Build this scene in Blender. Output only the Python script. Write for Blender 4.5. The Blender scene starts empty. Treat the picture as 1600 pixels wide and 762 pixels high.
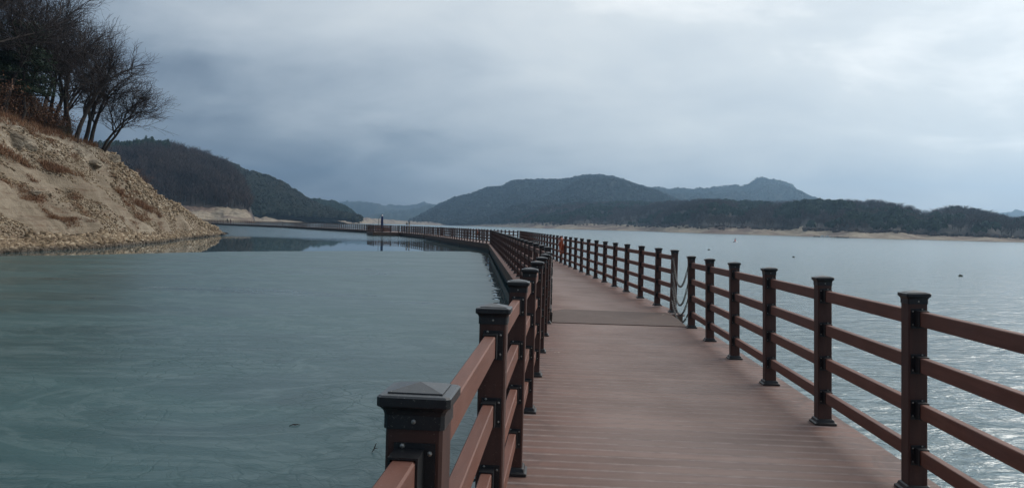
import bpy, math, random
import numpy as np
from mathutils import Vector, Matrix
random.seed(7); rng = np.random.default_rng(7)
S = bpy.context.scene
COL = S.collection

# ------------------------------------------------------------------ camera, sky, sun, exposure
CH = 2.15                                   # eye height above the water (z = 0)
def cam_axes(p, r):
    f = np.array([0, math.cos(p), math.sin(p)]); right = np.array([1., 0, 0]); up = np.cross(right, f)
    return math.cos(r)*right+math.sin(r)*up, -math.sin(r)*right+math.cos(r)*up, f
CR, CU, CF = cam_axes(-.0236, .024)
cam = bpy.data.objects.new('camera', bpy.data.cameras.new('camera')); COL.objects.link(cam)
cam.matrix_world = Matrix(((CR[0], CU[0], -CF[0], 0), (CR[1], CU[1], -CF[1], 0), (CR[2], CU[2], -CF[2], CH), (0, 0, 0, 1)))
cam.data.lens = 1180/1600*36; cam.data.sensor_width = 36; cam.data.sensor_fit = 'HORIZONTAL'
cam.data.clip_start = .05; cam.data.clip_end = 30000
S.camera = cam
S.view_settings.view_transform = 'Standard'; S.view_settings.look = 'None'
S.view_settings.exposure = 0.25; S.view_settings.gamma = 1
SUN_AZ, SUN_EL = math.radians(56), math.radians(33)     # azimuth from +Y towards +X
SD = Vector((math.sin(SUN_AZ)*math.cos(SUN_EL), math.cos(SUN_AZ)*math.cos(SUN_EL), math.sin(SUN_EL)))

SKYO1, SKYO2 = (3.2, 1.1, 0), (7.3, 2.1, 0)
class NT:
    """small node-tree helper"""
    def __init__(s, tree): s.t = tree; s.t.nodes.clear()
    def n(s, typ, **kw):
        nd = s.t.nodes.new(typ)
        for k, v in kw.items():
            if k.startswith('_'): setattr(nd, k[1:], v)
            else:
                key = k.replace('__', ' ')
                inp = nd.inputs[int(key[1:])] if key[0] == 'i' and key[1:].isdigit() else nd.inputs[key]
                s.put(inp, v)
        return nd
    def put(s, inp, v):
        if isinstance(v, bpy.types.NodeSocket): s.t.links.new(v, inp)
        elif isinstance(v, bpy.types.Node): s.t.links.new(v.outputs[0], inp)
        else:
            if isinstance(v, (tuple, list)) and len(v) == 3 and inp.type == 'RGBA': v = (*v, 1)
            inp.default_value = v
    def math(s, op, a, b=0., c=0., clamp=False):
        nd = s.n('ShaderNodeMath', _operation=op, i0=a, i1=b, i2=c); nd.use_clamp = clamp; return nd.outputs[0]
    def mix(s, f, a, b, mode='MIX'):
        nd = s.n('ShaderNodeMix', _data_type='RGBA', _blend_type=mode)
        s.put(nd.inputs[0], f); s.put(nd.inputs[6], a); s.put(nd.inputs[7], b); return nd.outputs[2]
    def ramp(s, f, stops, interp='LINEAR'):
        nd = s.n('ShaderNodeValToRGB', i0=f); cr = nd.color_ramp; cr.interpolation = interp
        while len(cr.elements) < len(stops): cr.elements.new(.5)
        for e, (p, c) in zip(cr.elements, stops):
            e.position = p; e.color = (c, c, c, 1) if isinstance(c, (int, float)) else (*c, 1)
        return nd.outputs[0]
    def noise(s, vec, scale, detail=4, rough=.55, dist=0.):
        return s.n('ShaderNodeTexNoise', Vector=vec, Scale=scale, Detail=detail, Roughness=rough, Distortion=dist).outputs[0]
    def maprange(s, v, a, b, c=0., d=1., smooth=False):
        nd = s.n('ShaderNodeMapRange', i0=v, i1=a, i2=b, i3=c, i4=d); nd.interpolation_type = 'SMOOTHSTEP' if smooth else 'LINEAR'
        return nd.outputs[0]
    def scalev(s, vec, sc, loc=(0, 0, 0), rot=(0, 0, 0)):
        return s.n('ShaderNodeMapping', Vector=vec, Location=loc, Rotation=rot, Scale=sc).outputs[0]

W = bpy.data.worlds.new('World'); S.world = W; W.use_nodes = True
w = NT(W.node_tree)
sky = w.n('ShaderNodeTexSky', _sky_type='NISHITA', _sun_disc=False, _sun_elevation=SUN_EL, _sun_rotation=SUN_AZ, _air_density=1.2, _dust_density=2.)
tc = w.n('ShaderNodeTexCoord').outputs['Generated']
sep = w.n('ShaderNodeSeparateXYZ', i0=tc)
zz = w.math('MAXIMUM', sep.outputs[2], 0.)
den = w.math('ADD', zz, .34)
plane = w.n('ShaderNodeCombineXYZ', i0=w.math('DIVIDE', sep.outputs[0], den), i1=w.math('DIVIDE', sep.outputs[1], den), i2=0.).outputs[0]
n1 = w.noise(w.scalev(plane, (1, 1, 1), SKYO1), 1.0, 2, .45, .2)
n2 = w.noise(w.scalev(plane, (1, 1.35, 1), SKYO2, (0, 0, .6)), 2.6, 6, .52, .25)
dt = w.n('ShaderNodeVectorMath', _operation='DOT_PRODUCT', i0=tc, i1=tuple(SD)).outputs['Value']
glow = w.maprange(dt, .0, 1., 0., 1.)
# veil of cloud: thinner (brighter) towards the hidden sun, a darker bank low down away from it
base = w.math('ADD', w.math('MULTIPLY', glow, .78), w.math('MULTIPLY', w.math('MULTIPLY', w.maprange(zz, .02, .34, 0., 1., True), w.maprange(dt, -.5, .35)), .22))
base = w.math('ADD', base, w.math('MULTIPLY', w.math('SUBTRACT', n1, .5), .50))
base = w.math('ADD', base, w.math('MULTIPLY', w.math('SUBTRACT', n2, .5), .62))
base = w.math('ADD', base, .12)
cloud = w.ramp(base, [(0., (.50, .72, 1.12)), (.2, (.98, 1.28, 1.78)), (.36, (2.05, 2.48, 3.0)), (.50, (3.35, 3.80, 4.25)), (.68, (4.6, 5.0, 5.3)), (.86, (5.6, 5.9, 6.0)), (1., (8.2, 8.2, 8.))])
cc = w.mix(.93, sky, cloud)
w.n('ShaderNodeOutputWorld', Surface=w.n('ShaderNodeBackground', Color=cc, Strength=.12))
sl = bpy.data.lights.new('sun', 'SUN'); sl.energy = 1.6; sl.angle = math.radians(32); sl.color = (1, .95, .88)
so = bpy.data.objects.new('sun', sl); COL.objects.link(so); so.rotation_euler = SD.to_track_quat('Z', 'Y').to_euler()

def ray(u, v):
    d = CF+(u-800)/1180*CR-(v-381)/1180*CU; return d/d[1]
def at_depth(u, v, D):
    d = ray(u, v)*D; return np.array([d[0], D, d[2]+CH])
def at_height(u, v, z=0.):
    d = ray(u, v); k = (z-CH)/d[2]; return np.array([d[0]*k, d[1]*k, z])

# ------------------------------------------------------------------ helpers
def link(o, parent=None):
    COL.objects.link(o)
    if parent is not None: o.parent = parent
    return o
def tag(o, label, cat, group=None):
    o['label'] = label; o['category'] = cat
    if group: o['group'] = group
    return o
def empty(name, loc=(0, 0, 0), label=None, cat=None, group=None, rotz=0.):
    o = link(bpy.data.objects.new(name, None)); o.empty_display_size = .2; o.location = loc; o.rotation_euler = (0, 0, rotz)
    if label: tag(o, label, cat, group)
    return o
def add(name, mesh, parent=None, loc=None, mat=None, kind=None):
    o = bpy.data.objects.new(name, mesh); link(o, parent)
    if loc is not None: o.location = loc
    if mat is not None: o.matrix_local = mat
    if kind: o['kind'] = kind
    return o
def mesh_np(name, V, F, mats=(), smooth=False, midx=None):
    """V (n,3), F (m,3|4) or list of such arrays"""
    Fs = F if isinstance(F, list) else [F]
    Fs = [np.asarray(f, np.int64) for f in Fs if len(f)]
    me = bpy.data.meshes.new(name)
    V = np.asarray(V, np.float32)
    me.vertices.add(len(V)); me.vertices.foreach_set('co', V.ravel())
    loops = np.concatenate([f.ravel() for f in Fs]); me.loops.add(len(loops)); me.loops.foreach_set('vertex_index', loops.astype(np.int32))
    tot = np.concatenate([np.full(len(f), f.shape[1]) for f in Fs]); st = np.concatenate([[0], np.cumsum(tot)[:-1]])
    me.polygons.add(len(tot)); me.polygons.foreach_set('loop_start', st.astype(np.int32)); me.polygons.foreach_set('loop_total', tot.astype(np.int32))
    if midx is not None: me.polygons.foreach_set('material_index', np.asarray(midx, np.int32))
    me.update(calc_edges=True); me.validate()
    if smooth: me.polygons.foreach_set('use_smooth', np.ones(len(me.polygons), bool))
    for m in (mats if isinstance(mats, (list, tuple)) else [mats]): me.materials.append(m)
    return me
class MB:
    """collects boxes, lathes and tubes into one mesh"""
    def __init__(s): s.v = []; s.f = []; s.m = []
    def raw(s, vs, fs, mi=0):
        b = len(s.v); s.v += [tuple(map(float, p)) for p in vs]; s.f += [tuple(b+i for i in f) for f in fs]; s.m += [mi]*len(fs)
    def box(s, x0, x1, y0, y1, z0, z1, mi=0, bev=0.):
        if bev <= 0:
            s.raw([(x0, y0, z0), (x1, y0, z0), (x1, y1, z0), (x0, y1, z0), (x0, y0, z1), (x1, y0, z1), (x1, y1, z1), (x0, y1, z1)],
                  [(0, 3, 2, 1), (4, 5, 6, 7), (0, 1, 5, 4), (1, 2, 6, 5), (2, 3, 7, 6), (3, 0, 4, 7)], mi)
        else:
            s.loft([(x0+bev, x1-bev, y0+bev, y1-bev, z0), (x0, x1, y0, y1, z0+bev), (x0, x1, y0, y1, z1-bev), (x0+bev, x1-bev, y0+bev, y1-bev, z1)], mi, cb=bev)
    def loft(s, rings, mi=0, cb=0.):
        """stack of rectangles (x0,x1,y0,y1,z), corners cut by cb"""
        vs = []; n = 8 if cb else 4
        for x0, x1, y0, y1, z in rings:
            if cb: vs += [(x0+cb, y0, z), (x1-cb, y0, z), (x1, y0+cb, z), (x1, y1-cb, z), (x1-cb, y1, z), (x0+cb, y1, z), (x0, y1-cb, z), (x0, y0+cb, z)]
            else: vs += [(x0, y0, z), (x1, y0, z), (x1, y1, z), (x0, y1, z)]
        fs = [tuple(range(n-1, -1, -1)), tuple(range(len(vs)-n, len(vs)))]
        for r in range(len(rings)-1):
            for i in range(n): j = (i+1) % n; fs.append((r*n+i, r*n+j, r*n+n+j, r*n+n+i))
        s.raw(vs, fs, mi)
    def lathe(s, prof, seg=12, c=(0, 0, 0), mi=0, axis='z', cap=True):
        vs = []
        for r, z in prof:
            for i in range(seg):
                a = 2*math.pi*i/seg; p = (r*math.cos(a), r*math.sin(a), z)
                if axis == 'y': p = (p[0], -p[2], p[1])
                if axis == 'x': p = (p[2], p[0], p[1])
                vs.append((p[0]+c[0], p[1]+c[1], p[2]+c[2]))
        fs = []
        for k in range(len(prof)-1):
            for i in range(seg): j = (i+1) % seg; fs.append((k*seg+i, k*seg+j, (k+1)*seg+j, (k+1)*seg+i))
        if cap: fs += [tuple(range(seg-1, -1, -1)), tuple(range((len(prof)-1)*seg, len(prof)*seg))]
        s.raw(vs, fs, mi)
    def tube(s, pts, rad, seg=6, mi=0, closed=False):
        pts = [Vector(p) for p in pts]; n = len(pts); vs = []; prev = None
        for i, p in enumerate(pts):
            if closed: t = pts[(i+1) % n]-pts[i-1]
            else: t = pts[min(i+1, n-1)]-pts[max(i-1, 0)]
            t.normalize()
            if prev is None: a = t.orthogonal().normalized()
            else: a = (prev-t*prev.dot(t)).normalized()
            prev = a; b = t.cross(a); r = rad[i] if isinstance(rad, (list, tuple)) else rad
            for k in range(seg):
                q = 2*math.pi*k/seg; vs.append(p+(a*math.cos(q)+b*math.sin(q))*r)
        fs = []
        for i in range(n if closed else n-1):
            for k in range(seg):
                l = (k+1) % seg; i2 = (i+1) % n; fs.append((i*seg+k, i*seg+l, i2*seg+l, i2*seg+k))
        if not closed: fs += [tuple(range(seg-1, -1, -1)), tuple(range((n-1)*seg, n*seg))]
        s.raw(vs, fs, mi)
    def mesh(s, name, mats, smooth=False):
        me = bpy.data.meshes.new(name); me.from_pydata(s.v, [], s.f); me.update()
        for m in (mats if isinstance(mats, (list, tuple)) else [mats]): me.materials.append(m)
        me.polygons.foreach_set('material_index', np.array(s.m, np.int32))
        if smooth: me.polygons.foreach_set('use_smooth', np.ones(len(me.polygons), bool))
        return me

# value noise
_G = rng.random((256, 256))
def vnoise(x, y):
    xi = np.floor(x).astype(int); yi = np.floor(y).astype(int); fx = x-xi; fy = y-yi
    fx = fx*fx*(3-2*fx); fy = fy*fy*(3-2*fy); g = lambda a, b: _G[a & 255, b & 255]
    return (g(xi, yi)*(1-fx)*(1-fy)+g(xi+1, yi)*fx*(1-fy)+g(xi, yi+1)*(1-fx)*fy+g(xi+1, yi+1)*fx*fy)*2-1
def fbm(x, y, o=4, rough=.5):
    x = np.asarray(x, float); y = np.asarray(y, float); s = 0; a = 1
    for k in range(o): s = s+a*vnoise(x*2**k+17*k, y*2**k+31*k); a *= rough
    return s

# ------------------------------------------------------------------ materials
def new_mat(name):
    m = bpy.data.materials.new(name); m.use_nodes = True; return m, NT(m.node_tree)
def finish(t, **kw):
    b = t.n('ShaderNodeBsdfPrincipled', **kw); t.n('ShaderNodeOutputMaterial', Surface=b); return b
def bump(t, h, strength=.3, dist=.01): return t.n('ShaderNodeBump', Height=h, Strength=strength, Distance=dist).outputs[0]
def pos(t): return t.n('ShaderNodeNewGeometry').outputs['Position']
def island(t): return t.n('ShaderNodeNewGeometry').outputs['Random Per Island']

def wood_mat(name, c1, c2, dust=.15, rough=.62, lo=None):
    m, t = new_mat(name)
    ob = t.n('ShaderNodeTexCoord').outputs['Object']; rnd = t.n('ShaderNodeObjectInfo').outputs['Random']
    off = t.n('ShaderNodeVectorMath', _operation='ADD', i0=ob, i1=t.n('ShaderNodeCombineXYZ', i0=t.math('MULTIPLY', rnd, 40.), i1=rnd, i2=t.math('MULTIPLY', rnd, 23.))).outputs[0]
    g = t.noise(t.scalev(off, (28, 3, 28) if lo is None else lo), 1., 5, .6)
    f = t.noise(off, 160., 2, .6); p = t.noise(pos(t), 1.6, 4, .6)
    c = t.mix(t.maprange(g, .3, .7), c1, c2)
    c = t.mix(t.maprange(rnd, 0, 1, 0, .35), c, tuple(x*.72 for x in c1))
    c = t.mix(t.math('MULTIPLY', t.maprange(p, .45, .75), dust), c, (.30, .25, .23))
    c = t.mix(t.maprange(f, .66, .78, 0, .45), c, (.34, .27, .24))
    finish(t, Base__Color=c, Roughness=t.maprange(p, .3, .7, rough-.1, rough+.12), Normal=bump(t, t.math('ADD', g, t.math('MULTIPLY', f, .4)), .25, .003))
    return m
M_POST = wood_mat('post_composite', (.045, .016, .011), (.078, .029, .019), .09, lo=(24, 24, 2.5))
M_RAIL = wood_mat('rail_composite', (.130, .044, .026), (.195, .072, .045), .14)

def deck_mat(name, seams=False):
    m, t = new_mat(name)
    ob = t.n('ShaderNodeTexCoord').outputs['Object']; rnd = t.n('ShaderNodeObjectInfo').outputs['Random']; P = pos(t)
    sx = t.n('ShaderNodeSeparateXYZ', i0=ob)
    ax = t.math('ABSOLUTE', sx.outputs[0])
    wob = t.math('MULTIPLY', t.math('SUBTRACT', t.noise(t.scalev(P, (1, .3, 1)), .9, 4, .6), .5), 1.0)
    lane = t.maprange(t.math('ADD', ax, wob), .35, 1.25, 1., 0., True)       # feet have greyed the middle of the boards
    g = t.noise(t.scalev(P, (1.2, 55, 1)), 1., 4, .6)
    big = t.noise(P, 1.1, 5, .62); fine = t.noise(P, 140., 2, .7)
    c = t.mix(t.maprange(g, .3, .7), (.16, .074, .053), (.215, .105, .077))
    c = t.mix(t.math('MULTIPLY', lane, .85), c, t.mix(t.maprange(g, .3, .7), (.225, .148, .122), (.295, .20, .168)))
    c = t.mix(t.maprange(big, .42, .7, 0, .42), c, (.10, .060, .047))
    c = t.mix(t.maprange(fine, .55, .75, 0, .25), c, (.36, .29, .26))
    c = t.mix(t.maprange(rnd, 0, 1, 0, .45), c, (.11, .071, .058))
    stain_shade = t.noise(t.scalev(P, (1.5, 1, 1), (4, 9, 0)), 2.4, 3, .6, 1.2)
    edge = t.maprange(ax, .75, 1.3, 0., 1., True)
    c = t.mix(t.math('MULTIPLY', t.maprange(stain_shade, .48, .62), t.math('MULTIPLY', edge, .8)), c, (.085, .048, .040))  # stains along the deck edges, strengthened as contact shade painted near the posts
    nrm = bump(t, t.math('ADD', g, t.math('MULTIPLY', fine, .5)), .22, .002)
    finish(t, Base__Color=c, Roughness=t.maprange(big, .3, .7, .55, .72), Normal=nrm); return m
M_DECK = deck_mat('deck_composite')
def plain(name, c, rough=.5, metal=0., var=.2, sc=12., spec=.5, speck=None):
    m, t = new_mat(name); n = t.noise(pos(t), sc, 4, .6)
    col = t.mix(t.maprange(n, .3, .7), tuple(x*(1-var) for x in c), tuple(min(1, x*(1+var)) for x in c))
    if speck: col = t.mix(t.maprange(t.noise(pos(t), speck[1], 2, .7), .64, .74, 0, .8), col, speck[0])
    finish(t, Base__Color=col, Roughness=rough, Metallic=metal, Specular__IOR__Level=spec); return m
M_SEAM = plain('pale_board_edge', (.43, .335, .30), .7)  # paler colour for the board chamfers and groove sides
M_BLACK = plain('black_coated_metal', (.013, .014, .016), .42, 0., .2, 30., .5, ((.16, .15, .13), 210.))
M_CAPTOP = plain('dusty_black_cap', (.030, .033, .037), .36, 0., .25, 25., .6, ((.30, .28, .25), 190.))
M_SCREW = plain('zinc_screw', (.32, .31, .28), .38, .8)
M_STEEL = plain('galvanised_steel', (.10, .10, .10), .38, .85, .2, 60.)
M_FASCIA = plain('fascia_composite', (.098, .060, .042), .7, 0, .3, 3.)
M_FLOAT = plain('black_float', (.02, .02, .02), .6)
M_PLATE = plain('gangway_rubber', (.105, .066, .052), .7, 0, .14, 5.)
M_ORANGE = plain('orange_plastic', (.46, .085, .022), .5, 0, .15, 20.)
M_PINK = plain('faded_orange_cloth', (.52, .20, .13), .8, 0, .2, 20.)
M_ROPE = plain('white_rope', (.6, .58, .52), .8)
M_BLUE = plain('blue_canvas', (.005, .020, .10), .8, 0, .2, 4.)
M_WHITE = plain('white_paint', (.75, .76, .76), .5)
M_TAN = plain('tan_paint', (.36, .29, .20), .6)
M_RED = plain('red_paint', (.45, .05, .03), .5)
M_GREENF = plain('mossy_float', (.035, .05, .035), .6, 0, .4, 20.)
M_BARK = plain('bark', (.055, .044, .039), .9, 0, .35, 4.)
M_TWIG = plain('twigs', (.040, .030, .029), .9, 0, .3, 1.)
M_DEADLEAF = plain('dead_leaves', (.13, .062, .032), .8, 0, .5, 1.2)
M_LEAFBIT = plain('pale_litter', (.62, .56, .46), .7)
M_PINE = plain('pine_needles', (.022, .040, .020), .8, 0, .5, .8)
M_SKIN = plain('skin', (.5, .32, .24), .6)
M_CLOTH1 = plain('black_coat', (.012, .012, .014), .9)
M_CLOTH2 = plain('dark_red_coat', (.12, .03, .025), .9)
M_CLOTH3 = plain('grey_trousers', (.10, .11, .13), .9)

def ground_mat():
    m, t = new_mat('bank_soil'); P = pos(t); nz = t.n('ShaderNodeSeparateXYZ', i0=t.n('ShaderNodeNewGeometry').outputs['Normal']).outputs[2]
    a = t.noise(P, .22, 5, .6); b = t.noise(P, 2.6, 5, .7); c = t.noise(t.scalev(P, (1, 1, 3.2)), .55, 4, .6, .8)
    col = t.mix(t.maprange(b, .3, .7), (.13, .095, .060), (.215, .165, .112))
    col = t.mix(t.maprange(a, .45, .62, 0, .85), col, t.mix(t.maprange(b, .35, .65), (.25, .20, .145), (.38, .32, .24)))
    col = t.mix(t.maprange(c, .52, .66, 0, .75), col, (.14, .080, .046))
    st = t.noise(t.scalev(P, (.12, .12, 6.5)), 1., 4, .65, .4)
    col = t.mix(t.maprange(st, .42, .52, .0, .42), col, (.30, .25, .185)); col = t.mix(t.maprange(st, .56, .66, .0, .5), col, (.115, .082, .052))
    z = t.n('ShaderNodeSeparateXYZ', i0=P).outputs[2]
    col = t.mix(t.maprange(z, .08, .3, .85, 0.), col, (.05, .042, .034))                  # wet waterline
    finish(t, Base__Color=col, Roughness=.9, Normal=bump(t, t.math('ADD', b, t.noise(P, 9., 4, .7)), .9, .12)); return m
M_SOIL = ground_mat()
def stone_mat():
    m, t = new_mat('bank_stone'); r = island(t)
    col = t.ramp(r, [(0, (.10, .068, .040)), (.3, (.17, .12, .072)), (.65, (.25, .185, .115)), (.9, (.34, .265, .18)), (1, (.46, .39, .29))])
    col = t.mix(t.maprange(t.noise(pos(t), 6., 3, .6), .4, .7, 0, .4), col, (.15, .11, .08))
    z = t.n('ShaderNodeSeparateXYZ', i0=pos(t)).outputs[2]
    col = t.mix(t.maprange(z, .1, .34, .8, 0.), col, (.035, .03, .026))
    finish(t, Base__Color=col, Roughness=.88); return m
M_STONE = stone_mat()
def rock_mat():
    m, t = new_mat('pale_rock'); P = pos(t); b = t.noise(t.scalev(P, (1, 1, 2.2), (0, 0, 0), (.5, .3, 0)), 1.3, 6, .7, .6)
    col = t.ramp(b, [(.3, (.09, .065, .045)), (.45, (.25, .20, .145)), (.6, (.38, .325, .25)), (.75, (.50, .44, .36))])
    finish(t, Base__Color=col, Roughness=.9, Normal=bump(t, b, 1., .3)); return m
M_ROCK = rock_mat()
def forest_floor():
    m, t = new_mat('leaf_litter'); b = t.noise(pos(t), .25, 6, .7)
    col = t.mix(t.maprange(b, .35, .65), (.024, .020, .018), (.046, .036, .030)); finish(t, Base__Color=col, Roughness=.95); return m
M_LITTER = forest_floor()
def shore_mat(sc=1.):
    m, t = new_mat('drawdown_shore'); P = pos(t); z = t.n('ShaderNodeSeparateXYZ', i0=P).outputs[2]
    a = t.noise(t.scalev(P, (1, 1, 6)), .022*sc, 6, .65, .5); b = t.noise(t.scalev(P, (1, 1, 5)), .16*sc, 5, .7)
    col = t.mix(t.maprange(b, .35, .65), (.20, .155, .105), (.38, .32, .24))
    col = t.mix(t.maprange(a, .47, .56, 0, .9), col, (.135, .090, .072))
    col = t.mix(t.maprange(z, .15, .7, .6, 0.), col, (.12, .10, .08))
    finish(t, Base__Color=col, Roughness=.95, Normal=bump(t, b, 1., 2.)); return m
M_SHORE = shore_mat()
def wood_far(name, cols, sc):
    m, t = new_mat(name); P = pos(t)
    a = t.noise(P, sc, 5, .62); r = island(t)
    v = t.math('ADD', t.math('MULTIPLY', a, .75), t.math('MULTIPLY', r, .25))
    col = t.ramp(v, [(.30, cols[0]), (.46, cols[1]), (.60, cols[2]), (.74, cols[3])])
    finish(t, Base__Color=col, Roughness=.95, Specular__IOR__Level=.1); return m
M_FW = wood_far('bare_wood', [(.034, .030, .030), (.070, .054, .050), (.115, .082, .070), (.044, .052, .036)], .02)
M_FWG = wood_far('mixed_wood', [(.024, .033, .024), (.034, .043, .030), (.050, .048, .038), (.030, .044, .030)], .006)
M_FP = wood_far('far_pines', [(.018, .032, .020), (.026, .045, .026), (.035, .055, .030), (.03, .045, .03)], .05)
def grass_mat():
    m, t = new_mat('dry_grass'); r = island(t)
    finish(t, Base__Color=t.ramp(r, [(0, (.13, .058, .032)), (.5, (.20, .095, .05)), (1, (.33, .21, .12))]), Roughness=.9); return m
M_GRASS = grass_mat()

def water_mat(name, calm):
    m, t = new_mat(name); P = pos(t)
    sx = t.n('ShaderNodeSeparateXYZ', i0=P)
    if calm:
        # light air ruffles the far part of the bay; close to the ice it lies still
        ruf = t.maprange(t.math('ADD', sx.outputs[1], t.math('MULTIPLY', t.noise(t.scalev(P, (.4, 1, 1)), .05, 3), 20.)), 92., 118., 0., 1., True)
        h = t.noise(t.scalev(P, (.5, 1, 1)), 1.5, 4, .6)
        h2 = t.noise(t.scalev(P, (.5, 1, 1)), 5., 3, .6)
        n = t.n('ShaderNodeBump', Height=t.math('ADD', h, t.math('MULTIPLY', h2, .2)), Distance=.12, Strength=t.maprange(ruf, 0., 1., .004, .42)).outputs[0]
        rough = t.maprange(ruf, 0., 1., .015, .14)
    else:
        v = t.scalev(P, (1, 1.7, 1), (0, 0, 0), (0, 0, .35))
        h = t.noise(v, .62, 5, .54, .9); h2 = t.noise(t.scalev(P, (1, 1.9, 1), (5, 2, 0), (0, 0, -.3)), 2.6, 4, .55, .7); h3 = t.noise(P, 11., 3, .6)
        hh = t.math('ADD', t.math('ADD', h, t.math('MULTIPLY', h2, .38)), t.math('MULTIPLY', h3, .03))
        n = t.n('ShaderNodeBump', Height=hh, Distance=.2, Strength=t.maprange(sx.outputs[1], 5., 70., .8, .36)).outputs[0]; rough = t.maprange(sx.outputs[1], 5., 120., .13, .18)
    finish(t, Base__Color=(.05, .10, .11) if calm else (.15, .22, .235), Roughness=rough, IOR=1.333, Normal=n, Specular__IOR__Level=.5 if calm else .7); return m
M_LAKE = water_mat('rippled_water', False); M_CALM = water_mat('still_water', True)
def ice_mat():
    m, t = new_mat('skim_ice'); P = pos(t)
    warp = t.n('ShaderNodeVectorMath', _operation='ADD', i0=P, i1=t.n('ShaderNodeVectorMath', _operation='SCALE', i0=t.n('ShaderNodeTexNoise', Vector=P, Scale=.9, Detail=4.).outputs['Color'], Scale=1.3).outputs[0]).outputs[0]
    vo = t.n('ShaderNodeTexVoronoi', _feature='DISTANCE_TO_EDGE', Vector=t.scalev(warp, (1, 1.5, 1), (0, 0, 0), (0, 0, -.5)), Scale=2.3).outputs[0]
    vo2 = t.n('ShaderNodeTexVoronoi', _feature='DISTANCE_TO_EDGE', Vector=t.scalev(warp, (1.3, 1, 1), (3, 1, 0), (0, 0, .9)), Scale=4.6).outputs[0]
    near = t.math('MULTIPLY', t.maprange(t.noise(P, .22, 4, .6, .4), .36, .6), t.maprange(t.n('ShaderNodeSeparateXYZ', i0=P).outputs[1], 7., 22., 1., .1, True))
    cr = t.math('MULTIPLY', t.math('MAXIMUM', t.maprange(vo, 0., .07, 1., 0., True), t.math('MULTIPLY', t.maprange(vo2, 0., .06, 1., 0.), .6)), near)
    cloud = t.noise(t.scalev(P, (.45, 1.3, 1), (0, 0, 0), (0, 0, .25)), .33, 7, .62, .8)
    streak = t.noise(t.scalev(P, (.35, 2.4, 1), (1, 4, 0), (0, 0, .35)), 1.1, 6, .65, 1.2)
    col = t.mix(t.maprange(cloud, .3, .7), (.015, .050, .054), (.050, .108, .110))
    col = t.mix(t.maprange(streak, .5, .72, 0, .5), col, (.11, .16, .165))
    sw = t.noise(t.scalev(P, (.6, 1.1, 1), (7, 3, 0), (0, 0, .5)), .42, 5, .6, 2.2)
    arcs = t.maprange(t.math('ABSOLUTE', t.math('SUBTRACT', sw, .5)), 0., .045, 1., 0., True)
    col = t.mix(t.math('MULTIPLY', arcs, .24), col, (.15, .21, .21))
    col = t.mix(t.maprange(sw, .56, .68, 0, .5), col, (.022, .050, .055))
    col = t.mix(t.math('MULTIPLY', cr, .6), col, (.018, .060, .060))
    fr = t.noise(P, 30., 3, .7)
    col = t.mix(t.maprange(fr, .62, .75, 0, .3), col, (.20, .25, .25))
    rough = t.math('ADD', t.maprange(cloud, .3, .7, .26, .40), t.math('MULTIPLY', cr, .1))
    n = bump(t, t.math('ADD', t.math('ADD', streak, t.math('MULTIPLY', fr, .06)), t.math('MULTIPLY', cr, -.5)), .35, .02)
    finish(t, Base__Color=col, Roughness=rough, IOR=1.31, Normal=n); return m
M_ICE = ice_mat()

# ------------------------------------------------------------------ walkway centre line (X, Y = distance ahead)
SEC = [((2.07-.0, -6.0), (1.795, 12.75)),           # replaced by the fitted frame below
       ((1.868, 14.0), (-.585, 63.5)), ((-.66, 64.2), (-11.55, 110.2)), ((-11.75, 110.9), (-20.9, 138.4)),
       ((-21.1, 139.0), (-28.3, 156.6)), ((-28.6, 157.2), (-69.2, 231.3)), ((-69.6, 231.9), (-132., 304.6))]
DECK_Z = .60; HALF_ROW = 1.193; HALF_DECK = 1.39; SP = 1.58

# ------------------------------------------------------------------ water, ice
def sheet(name, pts, z, mat, kind='structure'):
    me = bpy.data.meshes.new(name); me.from_pydata([(p[0], p[1], z) for p in pts], [], [tuple(range(len(pts)))]); me.update()
    me.materials.append(mat); return add(name, me, kind=kind)
bound = [(1.9, -60), (1.9, 14), (-.6, 64), (-11.7, 110.5), (-21, 138.7), (-28.5, 157), (-69.4, 231.6), (-132, 304.6), (-900, 1500), (-900, 7500)]
def strip_sheet(name, left, right, z, mat):
    n = len(left); V = [(x, y, z) for x, y in left]+[(x, y, z) for x, y in right]
    F = [(i, n+i, n+i+1, i+1) for i in range(n-1)]
    me = bpy.data.meshes.new(name); me.from_pydata(V, [], F); me.update(); me.materials.append(mat); return add(name, me, kind='structure')
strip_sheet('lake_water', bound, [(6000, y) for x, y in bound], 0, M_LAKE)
strip_sheet('calm_water', [(-6000, y) for x, y in bound], bound, 0, M_CALM)

def resample(pts, step, jit, seed):
    r = np.random.default_rng(seed); out = []
    for (x0, y0), (x1, y1) in zip(pts[:-1], pts[1:]):
        L = math.hypot(x1-x0, y1-y0); n = max(1, int(L/step)); nx, ny = -(y1-y0)/L, (x1-x0)/L
        for i in range(n):
            k = i/n; d = jit*(fbm(np.array([i*.37+x0]), np.array([y0*1.3+i*.11]), 3, .7)[0]+r.normal()*.22); out.append((x0+(x1-x0)*k+nx*d, y0+(y1-y0)*k+ny*d))
    return out
far_edge = resample([(-60, 31), (-27, 37.), (-23.5, 41), (-19.2, 49.8), (-12., 56.5), (-6, 60.), (-3.6, 61.3)], .35, .12, 3)
near_edge = resample([(-3.6, 61.3), (-2.35, 58), (-1.35, 40), (-.50, 25), (-.25, 14), (-.15, 9), (-.55, 3), (-1.2, -20)], .16, .15, 5)
ice = far_edge+near_edge+[(-60, -20)]
sheet('ice_sheet', ice, .012, M_ICE)

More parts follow.
